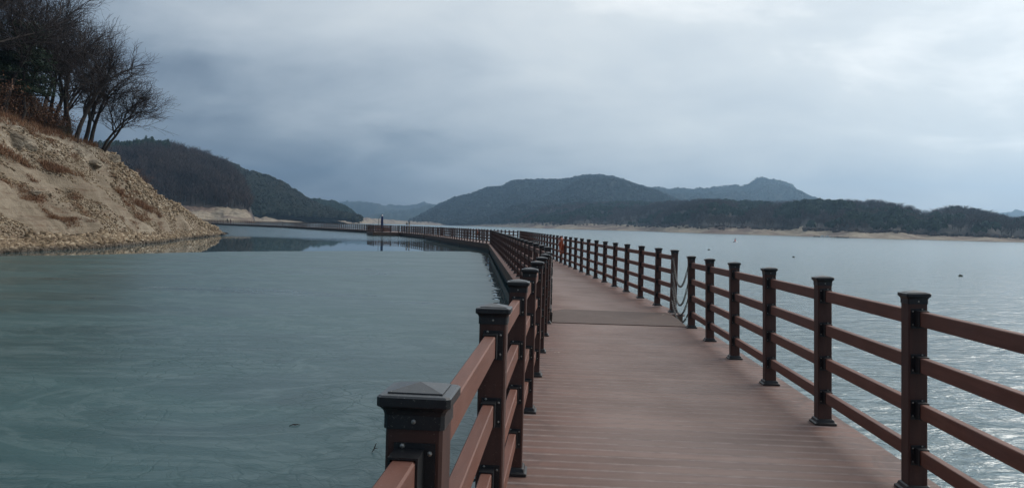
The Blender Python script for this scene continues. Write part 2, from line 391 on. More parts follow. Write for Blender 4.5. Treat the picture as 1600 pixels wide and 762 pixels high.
# ------------------------------------------------------------------ hills
U_ = lambda pts, us: np.interp(us, [p[0] for p in pts], [p[1] for p in pts])
def shore_D(pts, us):     # distance of the waterline seen at (u, v)
    v = U_(pts, us); return np.array([at_height(a, b)[1] for a, b in zip(us, v)])
def hill(name, ridge, Dr, Db, us, nt, mats, amp, zb, nscale, seed, bumps=0., back=.6, shore=None, power=.8, ridge_jit=0.):
    """terrain between a base line (distance Db, height zb) and a skyline (distance Dr), going down again behind"""
    us = np.asarray(us, float); Db = np.broadcast_to(np.asarray(Db, float), us.shape); Dr = np.broadcast_to(np.asarray(Dr, float), us.shape)
    zb = np.broadcast_to(np.asarray(zb, float), us.shape); vr = U_(ridge, us)
    R = np.array([at_depth(a, b, d) for a, b, d in zip(us, vr, Dr)]); B = np.array([at_depth(a, 350, d) for a, d in zip(us, Db)])
    rows = []
    ts = np.linspace(0, 1+back, nt)
    for t in ts:
        D = Db+(Dr-Db)*t; k = D/Dr; X = np.where(True, B[:, 0]+(R[:, 0]-B[:, 0])*t, 0)
        hh = np.maximum(R[:, 2]-zb, .5)
        prof = np.power(min(t, 1.), power) if t <= 1 else 1-((t-1)/back)**1.3*1.05
        z = zb+hh*prof
        env = math.sin(math.pi*min(t, 1.)) if t <= 1 else .3
        z = z+amp*env*fbm(X/nscale+seed, D/nscale, 5, .55)*np.minimum(1, hh/(amp*2.5+1e-6))
        if t < 1: z = np.minimum(z, CH+(R[:, 2]-CH)*D/Dr-(1-t)*.10*hh)
        if bumps and t > 0: z = z+bumps*(fbm(X/(bumps*3.), D/(bumps*3.)+seed, 3, .6))*min(1, t*4)
        if t > 1: z = np.where(t > 1.5, np.minimum(z, zb), z)
        rows.append(np.stack([X, D, z], 1))
    V = np.array(rows); V[..., 2] = np.maximum(V[..., 2], -.5)
    nu = len(us); idx = np.arange(nt*nu).reshape(nt, nu)
    F = np.stack([idx[:-1, :-1], idx[:-1, 1:], idx[1:, 1:], idx[1:, :-1]], -1).reshape(-1, 4)
    o = add(name, mesh_np(name, V.reshape(-1, 3), F, mats, True), kind='structure')
    return V, ts
def sample(V, n, r, tmax=1.05, ts=None, dens=None):
    """random points on a grid surface"""
    nt, nu = V.shape[:2]; lim = nt-1 if ts is None else np.searchsorted(ts, tmax)
    a = r.random(n)*min(lim, nt-1.001); b = r.random(n)*(nu-1.001)
    # equal-area weighting
    i = a.astype(int); j = b.astype(int); fa = (a-i)[:, None]; fb = (b-j)[:, None]
    e1 = V[i+1, j]-V[i, j]; e2 = V[i, j+1]-V[i, j]; ar = np.linalg.norm(np.cross(e1, e2), axis=1); keep = r.random(n) < ar/np.percentile(ar, 96)
    p = (V[i, j]*(1-fa)*(1-fb)+V[i+1, j]*fa*(1-fb)+V[i, j+1]*(1-fa)*fb+V[i+1, j+1]*fa*fb)
    return p[keep]
def tpl_bare(r, n=20, h=1.):
    """bare crown of unit height: thin trunk and upright slivers"""
    V = []; F = []
    def sliver(p, q, w):
        d = q-p; s = np.cross(d, r.normal(size=3)); s = s/np.linalg.norm(s)*w; b = len(V); V.extend([p-s, p+s, q]); F.append((b, b+1, b+2))
    sliver(np.array([0, 0, 0.]), np.array([0, 0, .8]), .022); sliver(np.array([0, 0, 0.]), np.array([.03, 0, .8]), .022)
    for k in range(n):
        z0 = .25+.45*r.random(); a = r.random()*6.283; ln = .28+.25*r.random(); s = .35+.5*r.random()
        p = np.array([math.cos(a)*.08*r.random(), math.sin(a)*.08*r.random(), z0]); q = p+ln*np.array([math.cos(a)*s, math.sin(a)*s, .95]); q[2] = min(q[2], 1.02)
        sliver(p, q, .014); m_ = (p+q)/2
        for _ in range(2): sliver(m_, m_+.22*np.array([*(r.normal(size=2)*.6), .8]), .010)
    return np.array(V), np.array(F)
def tpl_blob(r, n=16, flat=.8):
    V = []; F = []
    for k in range(n):
        d = r.normal(size=3); d /= np.linalg.norm(d); d[2] = abs(d[2])*flat; c = d*np.array([.42, .42, .5])+np.array([0, 0, .42])
        a = np.cross(d, r.normal(size=3)); a /= np.linalg.norm(a); b_ = np.cross(d, a); s = .20+.14*r.random(); b = len(V)
        V.extend([c+a*s, c-a*s*.6+b_*s, c-a*s*.5-b_*s]); F.append((b, b+1, b+2))
    return np.array(V), np.array(F)
def tpl_pine(r):
    V = []; F = []
    for k in range(8):
        z = .18+.1*k; w_ = .27*(1-k/9.)+.04; n = 7
        for i in range(n):
            a = 6.283*(i+r.random()*.7)/n; rr = w_*(.7+.5*r.random()); b = len(V); a2 = a+.55
            V.extend([np.array([0, 0, z+.14]), np.array([math.cos(a)*rr, math.sin(a)*rr, z-.03*r.random()]), np.array([math.cos(a2)*rr*.8, math.sin(a2)*rr*.8, z+.01])]); F.append((b, b+1, b+2))
    return np.array(V), np.array(F)
def scatter(name, P, tpls, smin, smax, mat, r, wide=1., sink=.0):
    Vs = []; Fs = []; off = 0; n = len(P); which = r.integers(0, len(tpls), n)
    for k, (tv, tf) in enumerate(tpls):
        p = P[which == k]; m = len(p)
        if not m: continue
        sc = smin+(smax-smin)*r.random(m); a = r.random(m)*6.283; ca, sa = np.cos(a), np.sin(a); wd = wide*(.8+.4*r.random(m))
        x = tv[None, :, 0]*ca[:, None]-tv[None, :, 1]*sa[:, None]; y = tv[None, :, 0]*sa[:, None]+tv[None, :, 1]*ca[:, None]
        q = np.stack([x*(sc*wd)[:, None], y*(sc*wd)[:, None], np.broadcast_to(tv[None, :, 2], x.shape)*sc[:, None]-sink*sc[:, None]], -1)+p[:, None, :]
        Vs.append(q.reshape(-1, 3)); Fs.append((tf[None]+(np.arange(m)*len(tv))[:, None, None]+off).reshape(-1, 3)); off += m*len(tv)
    me = mesh_np(name, np.concatenate(Vs), np.concatenate(Fs), mat); return add(name, me, kind='stuff')
rt = np.random.default_rng(11)
BARE = [tpl_bare(rt) for _ in range(5)]; BLOB = [tpl_blob(rt) for _ in range(5)]; PINE = [tpl_pine(rt) for _ in range(4)]; MINI = [tpl_blob(rt, 7) for _ in range(5)]

# far ranges
def rng_us(a, b, n): return np.linspace(a, b, n)
E_ = [(430, 322), (517, 316), (542, 314), (565, 316), (587, 317.5), (602, 320.5), (622, 321), (642, 320), (660, 315), (672, 318), (685, 319), (720, 322), (780, 330)]
hill('far_mountain_range', E_, 4500, 3800, rng_us(430, 780, 160), 30, M_FWG, 40, 0, 420, 3, 7.)
F_ = [(500, 344), (547, 340), (572, 338), (590, 334), (612, 331), (630, 327), (645, 325), (660, 321), (675, 319.5), (700, 322), (760, 332)]
hill('middle_mountain_range', F_, 3700, 3000, rng_us(500, 760, 130), 26, M_FWG, 30, 0, 300, 8, 6.)
J_ = [(1440, 344), (1500, 341), (1530, 336), (1560, 332), (1600, 328), (1660, 325), (1750, 322), (1900, 330)]
hill('distant_mountain', J_, 3400, 2700, rng_us(1440, 1900, 130), 26, M_FWG, 30, 0, 300, 9, 6.)
H_ = [(960, 320), (985, 309), (1000, 298), (1015, 293), (1027, 290.5), (1045, 293.5), (1072, 293), (1099, 293), (1119, 291), (1141, 288.5), (1156, 290), (1170, 288), (1181, 281), (1189, 277.5), (1198, 281), (1219, 287.5), (1234, 293), (1250, 300), (1269, 309), (1287, 316), (1319, 318), (1344, 322.5), (1400, 332), (1460, 345)]
VH, _ts = hill('pointed_mountain', H_, 2750, 2050, rng_us(960, 1460, 260), 60, M_FWG, 55, 0, 330, 21, 5.)
G_ = [(600, 352), (640, 347), (649, 343), (670, 331), (694, 317.5), (712, 311.5), (739, 304), (755, 296.5), (769, 293.5), (787, 293), (796, 286), (808, 283.6), (832, 282), (862, 281), (886, 280.6), (901, 277), (919, 275), (937, 275), (958, 277.6), (976, 283), (994, 289.5), (1009, 294), (1027, 300), (1060, 315), (1120, 330), (1200, 345)]
usG = rng_us(640, 1200, 330)
DbG = np.interp(usG, [640, 700, 800, 900, 1200], [1900, 1750, 1400, 1300, 1200])
VG, tsG = hill('broad_mountain', G_, np.interp(usG, [640, 800, 950, 1200], [2350, 2500, 2500, 2200]), DbG, usG, 90, M_FWG, 48, 6, 300, 30, 4.5)
r1 = np.random.default_rng(5)
scatter('mountain_woodland', sample(VG, 36000, r1, 1.03, tsG), MINI, 6, 11, M_FWG, r1, 1.15, .25)['label'] = 'hazy blue green woodland covering the broad mountain'
scatter('mountain_woodland', sample(VH, 16000, r1, 1.03, _ts), MINI, 5, 8, M_FWG, r1, 1.15, .25)['label'] = 'hazy woodland covering the pointed mountain'

# low wooded hills along the right-hand shore
SHV = [(600, 350.6), (640, 350.9), (700, 352.2), (780, 354.6), (860, 357.2), (930, 359.2), (1000, 361.2), (1100, 364.6), (1200, 367.6), (1300, 370.6), (1400, 373.7), (1500, 376.2), (1590, 378.2), (1700, 381.5), (1850, 387)]
TRV = [(600, 347), (640, 346.5), (700, 348), (780, 349), (860, 350), (930, 351.5), (1000, 353.5), (1100, 355), (1200, 357.5), (1300, 361), (1400, 364.8), (1500, 368.6), (1590, 371.5), (1700, 374), (1850, 378)]
usI = rng_us(640, 1850, 420)
Dsh = np.minimum(shore_D(SHV, usI), 2000)
Dsh = Dsh*(1+.035*np.sin(usI/37.)+.02*np.sin(usI/11.3)*np.clip((usI-640)/300, 0, 1))
Dtr = Dsh*1.10+14
vt = U_(TRV, usI); ztr = np.array([at_depth(a, b, d)[2] for a, b, d in zip(usI, vt, Dtr)]); ztr = np.maximum(ztr, 2.)
# exposed lake bed strip
rows = []
for t in np.linspace(-.12, 1.25, 26):
    D = Dsh+(Dtr-Dsh)*t; X = np.array([at_depth(a, 350, d)[0] for a, d in zip(usI, D)])
    z = ztr*np.sign(t)*abs(t)**1.15+(fbm(X/14., D/14., 4, .6)*1.0+fbm(X/45., D/30., 3)*1.2)*np.clip(t*2, 0, 1)*np.minimum(1, ztr/5)
    rows.append(np.stack([X, D, z], 1))
VS = np.array(rows); VS[..., 2] = np.maximum(VS[..., 2], -.5); idx = np.arange(VS.shape[0]*VS.shape[1]).reshape(VS.shape[:2])
add('far_shore', mesh_np('far_shore', VS.reshape(-1, 3), np.stack([idx[:-1, :-1], idx[:-1, 1:], idx[1:, 1:], idx[1:, :-1]], -1).reshape(-1, 4), M_SHORE, True), kind='structure')
I_ = [(700, 349), (760, 344), (799, 338), (832, 330), (862, 324.5), (895, 321.5), (925, 322), (958, 320.5), (994, 320.5), (1027, 322.5), (1060, 321.5), (1096, 320), (1112, 322), (1162, 323), (1194, 324), (1231, 323.5), (1266, 323), (1294, 323.5), (1312, 325), (1344, 328), (1369, 326), (1391, 330), (1409, 335), (1425, 337.5), (1450, 343.4), (1466, 339), (1491, 335), (1509, 337), (1528, 342), (1550, 346), (1575, 350), (1600, 352), (1700, 355), (1850, 352)]
usI2 = rng_us(700, 1850, 420); DtI = np.interp(usI2, usI, Dtr); ztI = np.interp(usI2, usI, ztr)
VI, tsI = hill('wooded_hills', I_, DtI*1.33+20, DtI*1.003, usI2, 60, M_LITTER, 6, ztI-.6, 60, 41, 1.2, power=.72)
r2 = np.random.default_rng(9)
PI_ = sample(VI, 36000, r2, 1.03, tsI)
mix_ = fbm(PI_[:, 0]/50., PI_[:, 1]/50., 3)
scatter('bare_woodland', PI_[mix_ <= .05], BARE, 6, 9, M_FW, r2, 1.4)['label'] = 'leafless brown woodland on the low hills across the lake'
scatter('pine_woodland', PI_[mix_ > .05], BLOB, 5.5, 9, M_FP, r2, .85)['label'] = 'dark evergreen patches among the bare woodland across the lake'
edge_p = VS[17:22, ::2].reshape(-1, 3); edge_p = edge_p[r2.random(len(edge_p)) < .45]+r2.normal(size=(1, 3))*0
scatter('shore_scrub', edge_p, BLOB, 1.5, 3.2, M_FW, r2, 1.3, .2)['label'] = 'low brown scrub along the edge of the far shore'

# left-hand hills behind the far walkway
B_ = [(60, 252), (120, 246), (165, 242), (200, 240), (235, 237), (265, 241), (300, 251), (330, 260), (344, 266), (360, 277), (376, 296), (390, 322), (398, 344)]
usB = rng_us(60, 398, 190); DbB = np.interp(usB, [60, 300, 360, 398], [500, 520, 540, 560])
shB = [(60, 346), (200, 347), (280, 348), (398, 347.6)]
zB = np.interp(usB, [60, 270, 300, 340, 370, 385, 393, 398], [11, 11, 10.5, 9.5, 9.5, 8.5, 5., .5])
VB, tsB = hill('brown_wooded_hill', B_, 690, DbB, usB, 60, M_LITTER, 6, zB, 70, 51, 1., power=.75)
rows = []
for t in np.linspace(-.1, 1.1, 22):
    D = DbB-52+52*t; X = np.array([at_depth(a, 350, d)[0] for a, d in zip(usB, D)])
    cl = np.interp(usB, [60, 330, 350, 398], [1.2, 1.2, .55, .5])
    z = zB*np.sign(t)*abs(t)**cl+(fbm(X/6., D/9., 4, .6)*1.1)*np.clip(t*3, 0, 1)*np.minimum(1, zB/5); rows.append(np.stack([X, D, z], 1))
VSB = np.array(rows); VSB[..., 2] = np.maximum(VSB[..., 2], -.5); idx = np.arange(VSB.shape[0]*VSB.shape[1]).reshape(VSB.shape[:2])
add('left_shore', mesh_np('left_shore', VSB.reshape(-1, 3), np.stack([idx[:-1, :-1], idx[:-1, 1:], idx[1:, 1:], idx[1:, :-1]], -1).reshape(-1, 4), M_SHORE, True), kind='structure')
r3 = np.random.default_rng(19)
PB = sample(VB, 9500, r3, 1.04, tsB); ub = 800+1180*PB[:, 0]/PB[:, 1]
pm = (ub < 262) & (PB[:, 1] > 655)
scatter('bare_woodland', PB[~pm & (ub < 389)][::3], BARE, 9, 15, M_FW, r3, 1.0)['label'] = 'leafless brown woodland on the steep hill left of the walkway'
scatter('pine_woodland', PB[pm][::2], PINE, 9, 14, M_FP, r3, 1.5)['label'] = 'row of dark pines on the crest of the left hill'
C_ = [(300, 262), (330, 257), (349, 258), (365, 262), (381, 272), (402, 277.5), (433, 288), (460, 304), (481, 317), (500, 328), (520, 336), (545, 343), (562, 347)]
usC = rng_us(300, 562, 170)
VC, tsC = hill('green_wooded_hill', C_, 1000, np.interp(usC, [300, 562], [760, 880]), usC, 50, M_FWG, 9, np.interp(usC, [300, 400, 540, 562], [5, 5, 4, 1]), 90, 61, 1.4)
PC = sample(VC, 9000, r3, 1.03, tsC)
scatter('hill_woodland', PC, BLOB, 6, 10, M_FWG, r3, .95)['label'] = 'dark green woodland on the sloping hill behind the brown one'
D_ = [(470, 322), (485, 318), (495, 317), (515, 320), (532, 324), (545, 331), (552, 339), (556, 346)]
usD = rng_us(470, 556, 60)
VD, tsD = hill('small_far_hill', D_, 1350, 1180, usD, 26, M_FWG, 4, 3, 60, 71, 1.6)
scatter('hill_woodland', sample(VD, 2600, r3, 1.03, tsD), BLOB, 7, 11, M_FP, r3, .95)['label'] = 'dark woodland on the small hill at the valley mouth'
# pale shores under C, D
usK = rng_us(345, 640, 140)
DK0 = np.interp(usK, [345, 385, 470, 556, 640], [640, 690, 820, 1120, 1900]); rows = []
zK = np.interp(usK, [385, 430, 500, 556, 600, 640], [4.5, 4.5, 5.5, 8, 8, 8])*(1+.2*fbm(usK/14., usK*0, 3))
for t in np.linspace(-.1, 1.2, 12):
    D = DK0*(1+.09*t); X = np.array([at_depth(a, 350, d)[0] for a, d in zip(usK, D)]); z = zK*np.sign(t)*abs(t)**.9+fbm(X/9., D/9., 3)*.4*np.clip(t*3, 0, 1); rows.append(np.stack([X, D, z], 1))
VK = np.array(rows); VK[..., 2] = np.maximum(VK[..., 2], -.5); idx = np.arange(VK.shape[0]*VK.shape[1]).reshape(VK.shape[:2])
add('valley_shore', mesh_np('valley_shore', VK.reshape(-1, 3), np.stack([idx[:-1, :-1], idx[:-1, 1:], idx[1:, 1:], idx[1:, :-1]], -1).reshape(-1, 4), M_SHORE, True), kind='structure')

# ------------------------------------------------------------------ near bank on the left
SHU = [-420, -200, 0, 155, 250, 310, 335, 352]
SHD = [9., 22., 41.2, 50.4, 64.9, 86., 96., 107.5]
CRV = [(-420, 60), (-200, 130), (0, 185), (60, 205), (110, 213), (150, 225), (165, 234), (180, 243), (192, 256), (200, 265), (212, 272), (225, 285), (236, 291), (250, 305), (280, 323), (310, 339), (335, 353), (352, 364.6)]
CRD = [(-420, 22), (-200, 34), (0, 54), (60, 58), (110, 62), (150, 66), (200, 70), (250, 77), (310, 93), (335, 100), (352, 108.5)]
usA = rng_us(-420, 352, 380)
Ds = np.interp(usA, SHU, SHD); Dc = U_(CRD, usA); vc = U_(CRV, usA)+1.2*fbm(usA/9., usA*0+3, 3)*(usA < 340)
Cc = np.array([at_depth(a, b, d) for a, b, d in zip(usA, vc, Dc)]); zc = Cc[:, 2]
ta = np.concatenate([np.linspace(-.08, 1, 120), 1+np.linspace(.03, 1, 34)]); rows = []
for t in ta:
    if t <= 1:
        D = Ds+(Dc-Ds)*t; tt = max(t, 0)
        prof = .86*tt+.14*(1/(1+math.exp(-(tt-.80)*22)))/(1/(1+math.exp(-.2*22))) if t > 0 else t*.9
        z = zc*prof
    else:
        s = t-1; D = Dc+s*48
        rise = np.clip((125-usA)/90, 0, 1)*.26*48*s
        fall = np.clip((usA-120)/60, 0, 1)*(zc+1.)*np.clip(s*1.9, 0, 1)**1.1
        z = zc+rise-fall
    X = np.array([at_depth(a, 350, d)[0] for a, d in zip(usA, D)])
    e = np.clip(max(t, 0)*6, 0, 1)*np.clip((352-usA)/60, .12, 1)
    e2 = e if t <= 1 else e*.6
    z = z+e2*(1-.85*math.exp(-((t-1)/.05)**2))*(.30*fbm(X/2.4, D/2.4+z*.2, 4, .6)+.45*fbm(X/6., D/6., 3))
    # terraces left by the falling lake level
    z = z+e2*.10*np.sin(z*5.2+fbm(X/7, D/7, 2)*1.4)
    rows.append(np.stack([X, D, z], 1))
VA = np.array(rows); VA[..., 2] = np.maximum(VA[..., 2], -.5); nt, nu = VA.shape[:2]; idx = np.arange(nt*nu).reshape(nt, nu)
FA = np.stack([idx[:-1, :-1], idx[:-1, 1:], idx[1:, 1:], idx[1:, :-1]], -1).reshape(-1, 4)
trow = np.repeat((ta[:-1]+ta[1:])/2, nu-1); ucol = np.tile((usA[:-1]+usA[1:])/2, nt-1)
fz = VA[:-1, :-1, :].reshape(-1, 3); nn = fbm(fz[:, 0]/3.5, fz[:, 1]/3.5, 3)
mi = np.zeros(len(FA), int); mi[(trow > 1.02) & (ucol < 150)] = 1
mi[(trow > .80+.06*nn) & (trow <= 1.03) & (ucol > -20) & (ucol < 215) & (nn > -.25)] = 2
add('hillside', mesh_np('hillside', VA.reshape(-1, 3), FA, [M_SOIL, M_LITTER, M_ROCK], True, mi), kind='structure')['label'] = 'stony tan bank rising from the water on the left'
def bank_pt(u, t):
    j = np.interp(u, usA, np.arange(nu)); i = np.interp(t, ta, np.arange(nt)); j0, i0 = int(min(j, nu-2)), int(min(i, nt-2)); fj, fi = j-j0, i-i0
    return (VA[i0, j0]*(1-fi)*(1-fj)+VA[i0+1, j0]*fi*(1-fj)+VA[i0, j0+1]*(1-fi)*fj+VA[i0+1, j0+1]*fi*fj)
# rubble
def tpl_rock(r):
    V = np.array([(x, y, z) for x in (-1, 1) for y in (-1, 1) for z in (-1, 1)], float)*np.array([.5, .38, .26]); V += r.normal(size=V.shape)*.10
    F = np.array([(0, 1, 3), (0, 3, 2), (4, 6, 7), (4, 7, 5), (0, 4, 5), (0, 5, 1), (2, 3, 7), (2, 7, 6), (0, 2, 6), (0, 6, 4), (1, 5, 7), (1, 7, 3)]); return V, F
ROCKS = [tpl_rock(rt) for _ in range(14)]
r4 = np.random.default_rng(23)
def bank_sample(n, t0, t1, u0, u1, pw=1.):
    t = t0+(t1-t0)*r4.random(n)**pw; u = u0+(u1-u0)*r4.random(n); i = np.interp(t, ta, np.arange(nt)); j = np.interp(u, usA, np.arange(nu)); i0 = np.minimum(i.astype(int), nt-2); j0 = np.minimum(j.astype(int), nu-2)
    fi = (i-i0)[:, None]; fj = (j-j0)[:, None]
    return VA[i0, j0]*(1-fi)*(1-fj)+VA[i0+1, j0]*fi*(1-fj)+VA[i0, j0+1]*(1-fi)*fj+VA[i0+1, j0+1]*fi*fj
P1 = bank_sample(70000, .0, .97, -120, 351, 1.25); k1 = fbm(P1[:, 0]/2.2, P1[:, 1]/2.2, 3) > r4.random(len(P1))*1.3-1.0
scatter('rubble', P1[k1 & ~((fbm(P1[:, 0]/5.+3, P1[:, 1]/5.+P1[:, 2]/3., 3) > .05) & (P1[:, 2] > .9))][::2], ROCKS, .06, .17, M_STONE, r4, 1., 0.)['label'] = 'loose angular rubble strewn over the near bank'
P2 = bank_sample(3200, .0, .16, -120, 352); scatter('rubble', P2, ROCKS, .16, .42, M_STONE, r4, 1., .05)['label'] = 'larger dark stones along the waterline of the bank'
P3 = bank_sample(900, .72, 1.0, 170, 340); scatter('rubble', P3, ROCKS, .15, .4, M_STONE, r4, 1., .0)['label'] = 'broken pale rocks along the crest of the bank'
# ledge rocks one can tell apart
def boulder(name, c, size, seed, label, m=M_ROCK, rot=0., grp=None):
    r = np.random.default_rng(seed); mb = bpy.data.meshes.new(name)
    import bmesh
    bm = bmesh.new(); bmesh.ops.create_icosphere(bm, subdivisions=4, radius=1)
    pl = [(np.array(d)/np.linalg.norm(d), .62+.25*r.random()) for d in r.normal(size=(9, 3))]
    for v in bm.verts:
        p = np.array(v.co)
        for d, k in pl:
            q = p@d
            if q > k: p = p-d*(q-k)*.92
        p = p*(1+.16*float(fbm(np.array([p[0]*2.2+seed+p[2]*1.7]), np.array([p[1]*2.2+p[2]*2.6]), 4, .6)[0])); v.co = p*np.array(size)
    bm.to_mesh(mb); bm.free(); mb.materials.append(m)
    o = add(name, mb, loc=c); o.rotation_euler = (r.normal()*.15, r.normal()*.15, rot); return tag(o, label, 'rock', grp)
for k, (u, t, sz, lb) in enumerate([(14, .93, (1.4, .8, 1.2), 'pale craggy rock at the top left of the bank below the brown bushes'), (36, .90, (1.2, .7, .8), 'pale slanting rock just right of the craggy one on the bank'),
        (118, .90, (1.1, .7, .9), 'pale cliff rock under the middle trees of the bank'), (140, .84, (1.3, .8, .7), 'broad pale rock below the leaning tree'),
        (172, .97, (1.0, .7, .6), 'jagged crest rock just right of the leaning tree'), (190, .96, (.8, .7, .6), 'blocky crest rock halfway down from the leaning tree'),
        (228, .97, (.8, .6, .45), 'low grey rock on the sloping crest near its dry bushes'), (50, .55, (.9, .6, .25), 'flat tan slab in the middle of the rubble slope')]):
    p = bank_pt(u, t); boulder('rock', (p[0], p[1], p[2]-sz[2]*.5), tuple(q*.75 for q in sz), 100+k, lb, rot=k*.9)
for k, (u, v) in enumerate([(354, 365.2), (348, 367.4)]):
    p = at_height(u, v); boulder('rock', (p[0], p[1], .02), (.38-.1*k, .3, .22), 140+k, ['dark wet rock at the very tip of the bank', 'small dark rock in the water just left of the tip'][k], M_FLOAT)

# ------------------------------------------------------------------ trees on the bank
def tubes(segs, sides):
    """segs (n,8): p0,p1,r0,r1 -> one mesh's arrays"""
    s = np.asarray(segs); p0, p1 = s[:, :3], s[:, 3:6]; d = p1-p0; L = np.linalg.norm(d, axis=1, keepdims=True)+1e-9; d = d/L
    ref = np.where(np.abs(d[:, 2:3]) > .9, np.array([[1., 0, 0]]), np.array([[0, 0, 1.]])); a = np.cross(d, ref); a /= np.linalg.norm(a, axis=1, keepdims=True); b = np.cross(d, a)
    ang = np.arange(sides)*2*math.pi/sides; ring = a[:, None]*np.cos(ang)[None, :, None]+b[:, None]*np.sin(ang)[None, :, None]
    V = np.concatenate([p0[:, None]+ring*s[:, 6][:, None, None], p1[:, None]+ring*s[:, 7][:, None, None]], 1)
    n = len(s); base = np.arange(n)[:, None]*2*sides; F = []
    for i in range(sides): j = (i+1) % sides; F.append(np.stack([base[:, 0]+i, base[:, 0]+j, base[:, 0]+sides+j, base[:, 0]+sides+i], 1))
    return V.reshape(-1, 3), np.concatenate(F)
def grow_tree(seed, h=9., lean=(.3, 0), nst=1, spread=.75):
    r = random.Random(seed); big = []; fine = []
    def branch(p, d, ln, rad, lvl):
        n = 5 if lvl < 2 else 4 if lvl < 4 else 3; q = p.copy(); dd = d.copy(); st = ln/n
        for i in range(n):
            wob = (.10, .16, .20, .22, .24, .28)[min(lvl, 5)]
            dd = dd+Vector((r.gauss(0, wob), r.gauss(0, wob), r.gauss(0, wob*.7)))
            dd.x += lean[0]*(.045 if lvl else .02); dd.z += (.06 if lvl in (1, 2, 3) else -.012)
            if dd.z < -.35: dd.z = -.35
            dd.normalize(); q2 = q+dd*st; r0 = rad*(1-.42*i/n); r1 = rad*(1-.42*(i+1)/n)
            (big if lvl < 2 else fine).append((*q, *q2, r0, r1)); q = q2
            if lvl < 4 and (lvl > 0 or i >= 2):
                for _ in range(1 if lvl < 2 else (2 if r.random() < (.5 if lvl == 2 else .28) else 1)):
                    ax = dd.orthogonal().normalized(); ax.rotate(Matrix.Rotation(r.random()*6.283, 3, dd)); ang = spread*(.65+.6*r.random())
                    nd = dd.copy(); nd.rotate(Matrix.Rotation(ang, 3, ax)); nd.z = nd.z*.75+.12
                    branch(q, nd.normalized(), ln*(.56+.26*r.random()), max(r1*(.52+.17*r.random()), .008), lvl+1)
        if lvl < 4: branch(q, dd, ln*.66, max(rad*.55, .008), lvl+1)
    for k in range(nst):
        d0 = Vector((lean[0]+(.30*k-.1 if nst > 1 else 0), lean[1]+(.1*k), 1)).normalized()
        branch(Vector((k*.12, 0, -.4)), d0, h*.42, h*.0195*(1 if nst == 1 else .85), 0)
    return big, fine
def tree_meshes(seed, **kw):
    big, fine = grow_tree(seed, **kw)
    
    f = np.array(fine); f[:, 6:] = np.maximum(f[:, 6:], .007)
    return mesh_np('trunk', *tubes(big, 6), M_BARK, True), mesh_np('crown', *tubes(f, 3), M_TWIG)
TREES = {'lean': tree_meshes(3, h=6.6, lean=(.36, 0), nst=2, spread=.8), 'a': tree_meshes(12, h=9.2, lean=(.30, 0)), 'b': tree_meshes(22, h=10., lean=(.22, 0)),
         'c': tree_meshes(35, h=11., lean=(.34, 0), spread=.8), 'd': tree_meshes(41, h=12.5, lean=(.2, 0), nst=2)}
def ground_at(u, t): return bank_pt(u, t)
def place_tree(kind, u, t, sc, rz, label, tilt=0.):
    p = ground_at(u, t); e = empty('bare_tree', (p[0], p[1], p[2]-.1), label, 'tree', 'leafless trees along the top of the bank')
    e.rotation_euler = (0, tilt, rz); e.scale = (sc,)*3; add('trunk', TREES[kind][0], e); add('crown', TREES[kind][1], e); return e
place_tree('lean', 156, 1.0, 1.2, 0, 'rightmost leafless tree leaning over the bank with two forking trunks')
place_tree('a', 138, 1.015, 1.08, .1, 'slender leafless tree immediately left of the leaning one')
place_tree('b', 129, 1.03, 1.05, -.1, 'second leafless tree left of the leaning one with a thick straight trunk')
place_tree('a', 116, 1.0, 1.12, -.2, 'leafless tree rooted low on the crest at a rock edge', .10)
place_tree('c', 104, 1.10, 1.1, .1, 'wide leafless tree behind the low rooted one')
place_tree('d', 72, 1.12, .92, .1, 'big forked leafless tree right of the dark pine')
place_tree('b', 88, 1.22, 1.05, .5, 'tall leafless tree behind the big forked one')
place_tree('c', 48, 1.18, 1.12, -.2, 'tall leafless tree rising behind the dark pine')
place_tree('d', 22, 1.12, 1.05, .35, 'forked leafless tree left of the dark pine near the frame edge')
place_tree('a', 2, 1.05, 1.2, .0, 'leafless tree at the left edge of the photograph above the pale crag')
place_tree('c', -22, 1.15, 1.15, .2, 'leafless tree just outside the left edge whose boughs reach in')
place_tree('d', -60, 1.1, 1.1, .0, 'leafless tree furthest left along the bank top')
place_tree('a', 62, 1.32, 1.35, .3, 'tallest leafless tree behind the forked one reaching above the frame')
# leaf clouds
def leaf_cloud(n, size, leaf, r, flat=1., droop=0.):
    c = r.normal(size=(n, 3))*np.array(size)*.42; c[:, 2] = np.abs(c[:, 2])*flat+.05
    a = r.normal(size=(n, 3)); a /= np.linalg.norm(a, axis=1, keepdims=True); b = np.cross(a, r.normal(size=(n, 3))); b /= np.linalg.norm(b, axis=1, keepdims=True); s = leaf*(.6+.8*r.random((n, 1)))
    V = np.stack([c-a*s, c+b*s*.45, c+a*s, c-b*s*.45], 1).reshape(-1, 3); return V, np.arange(4*n).reshape(n, 4)
def shrub_mesh(seed, mat, size=(1.6, 1.4, 1.5), n=900, leaf=.055, stems=9):
    r = np.random.default_rng(seed); cl = []; seg = []
    for k in range(stems):
        a = r.random()*6.28; q = np.zeros(3); d = np.array([math.cos(a)*.5, math.sin(a)*.5, 1.])
        for j in range(4):
            q2 = q+d/np.linalg.norm(d)*size[2]*.27; seg.append((*q, *q2, .022-.004*j, .018-.004*j)); q = q2; d = d+r.normal(size=3)*.35
            V, F = leaf_cloud(n//stems//4, (size[0]*.6, size[1]*.6, size[2]*.4), leaf, r); cl.append(V+q*np.array([1.2, 1.2, 1])-np.array([0, 0, .2]))
    V = np.concatenate(cl); lf = mesh_np('foliage', V, np.arange(len(V)).reshape(-1, 4), mat)
    return mesh_np('stem', *tubes(seg, 4), M_BARK), lf
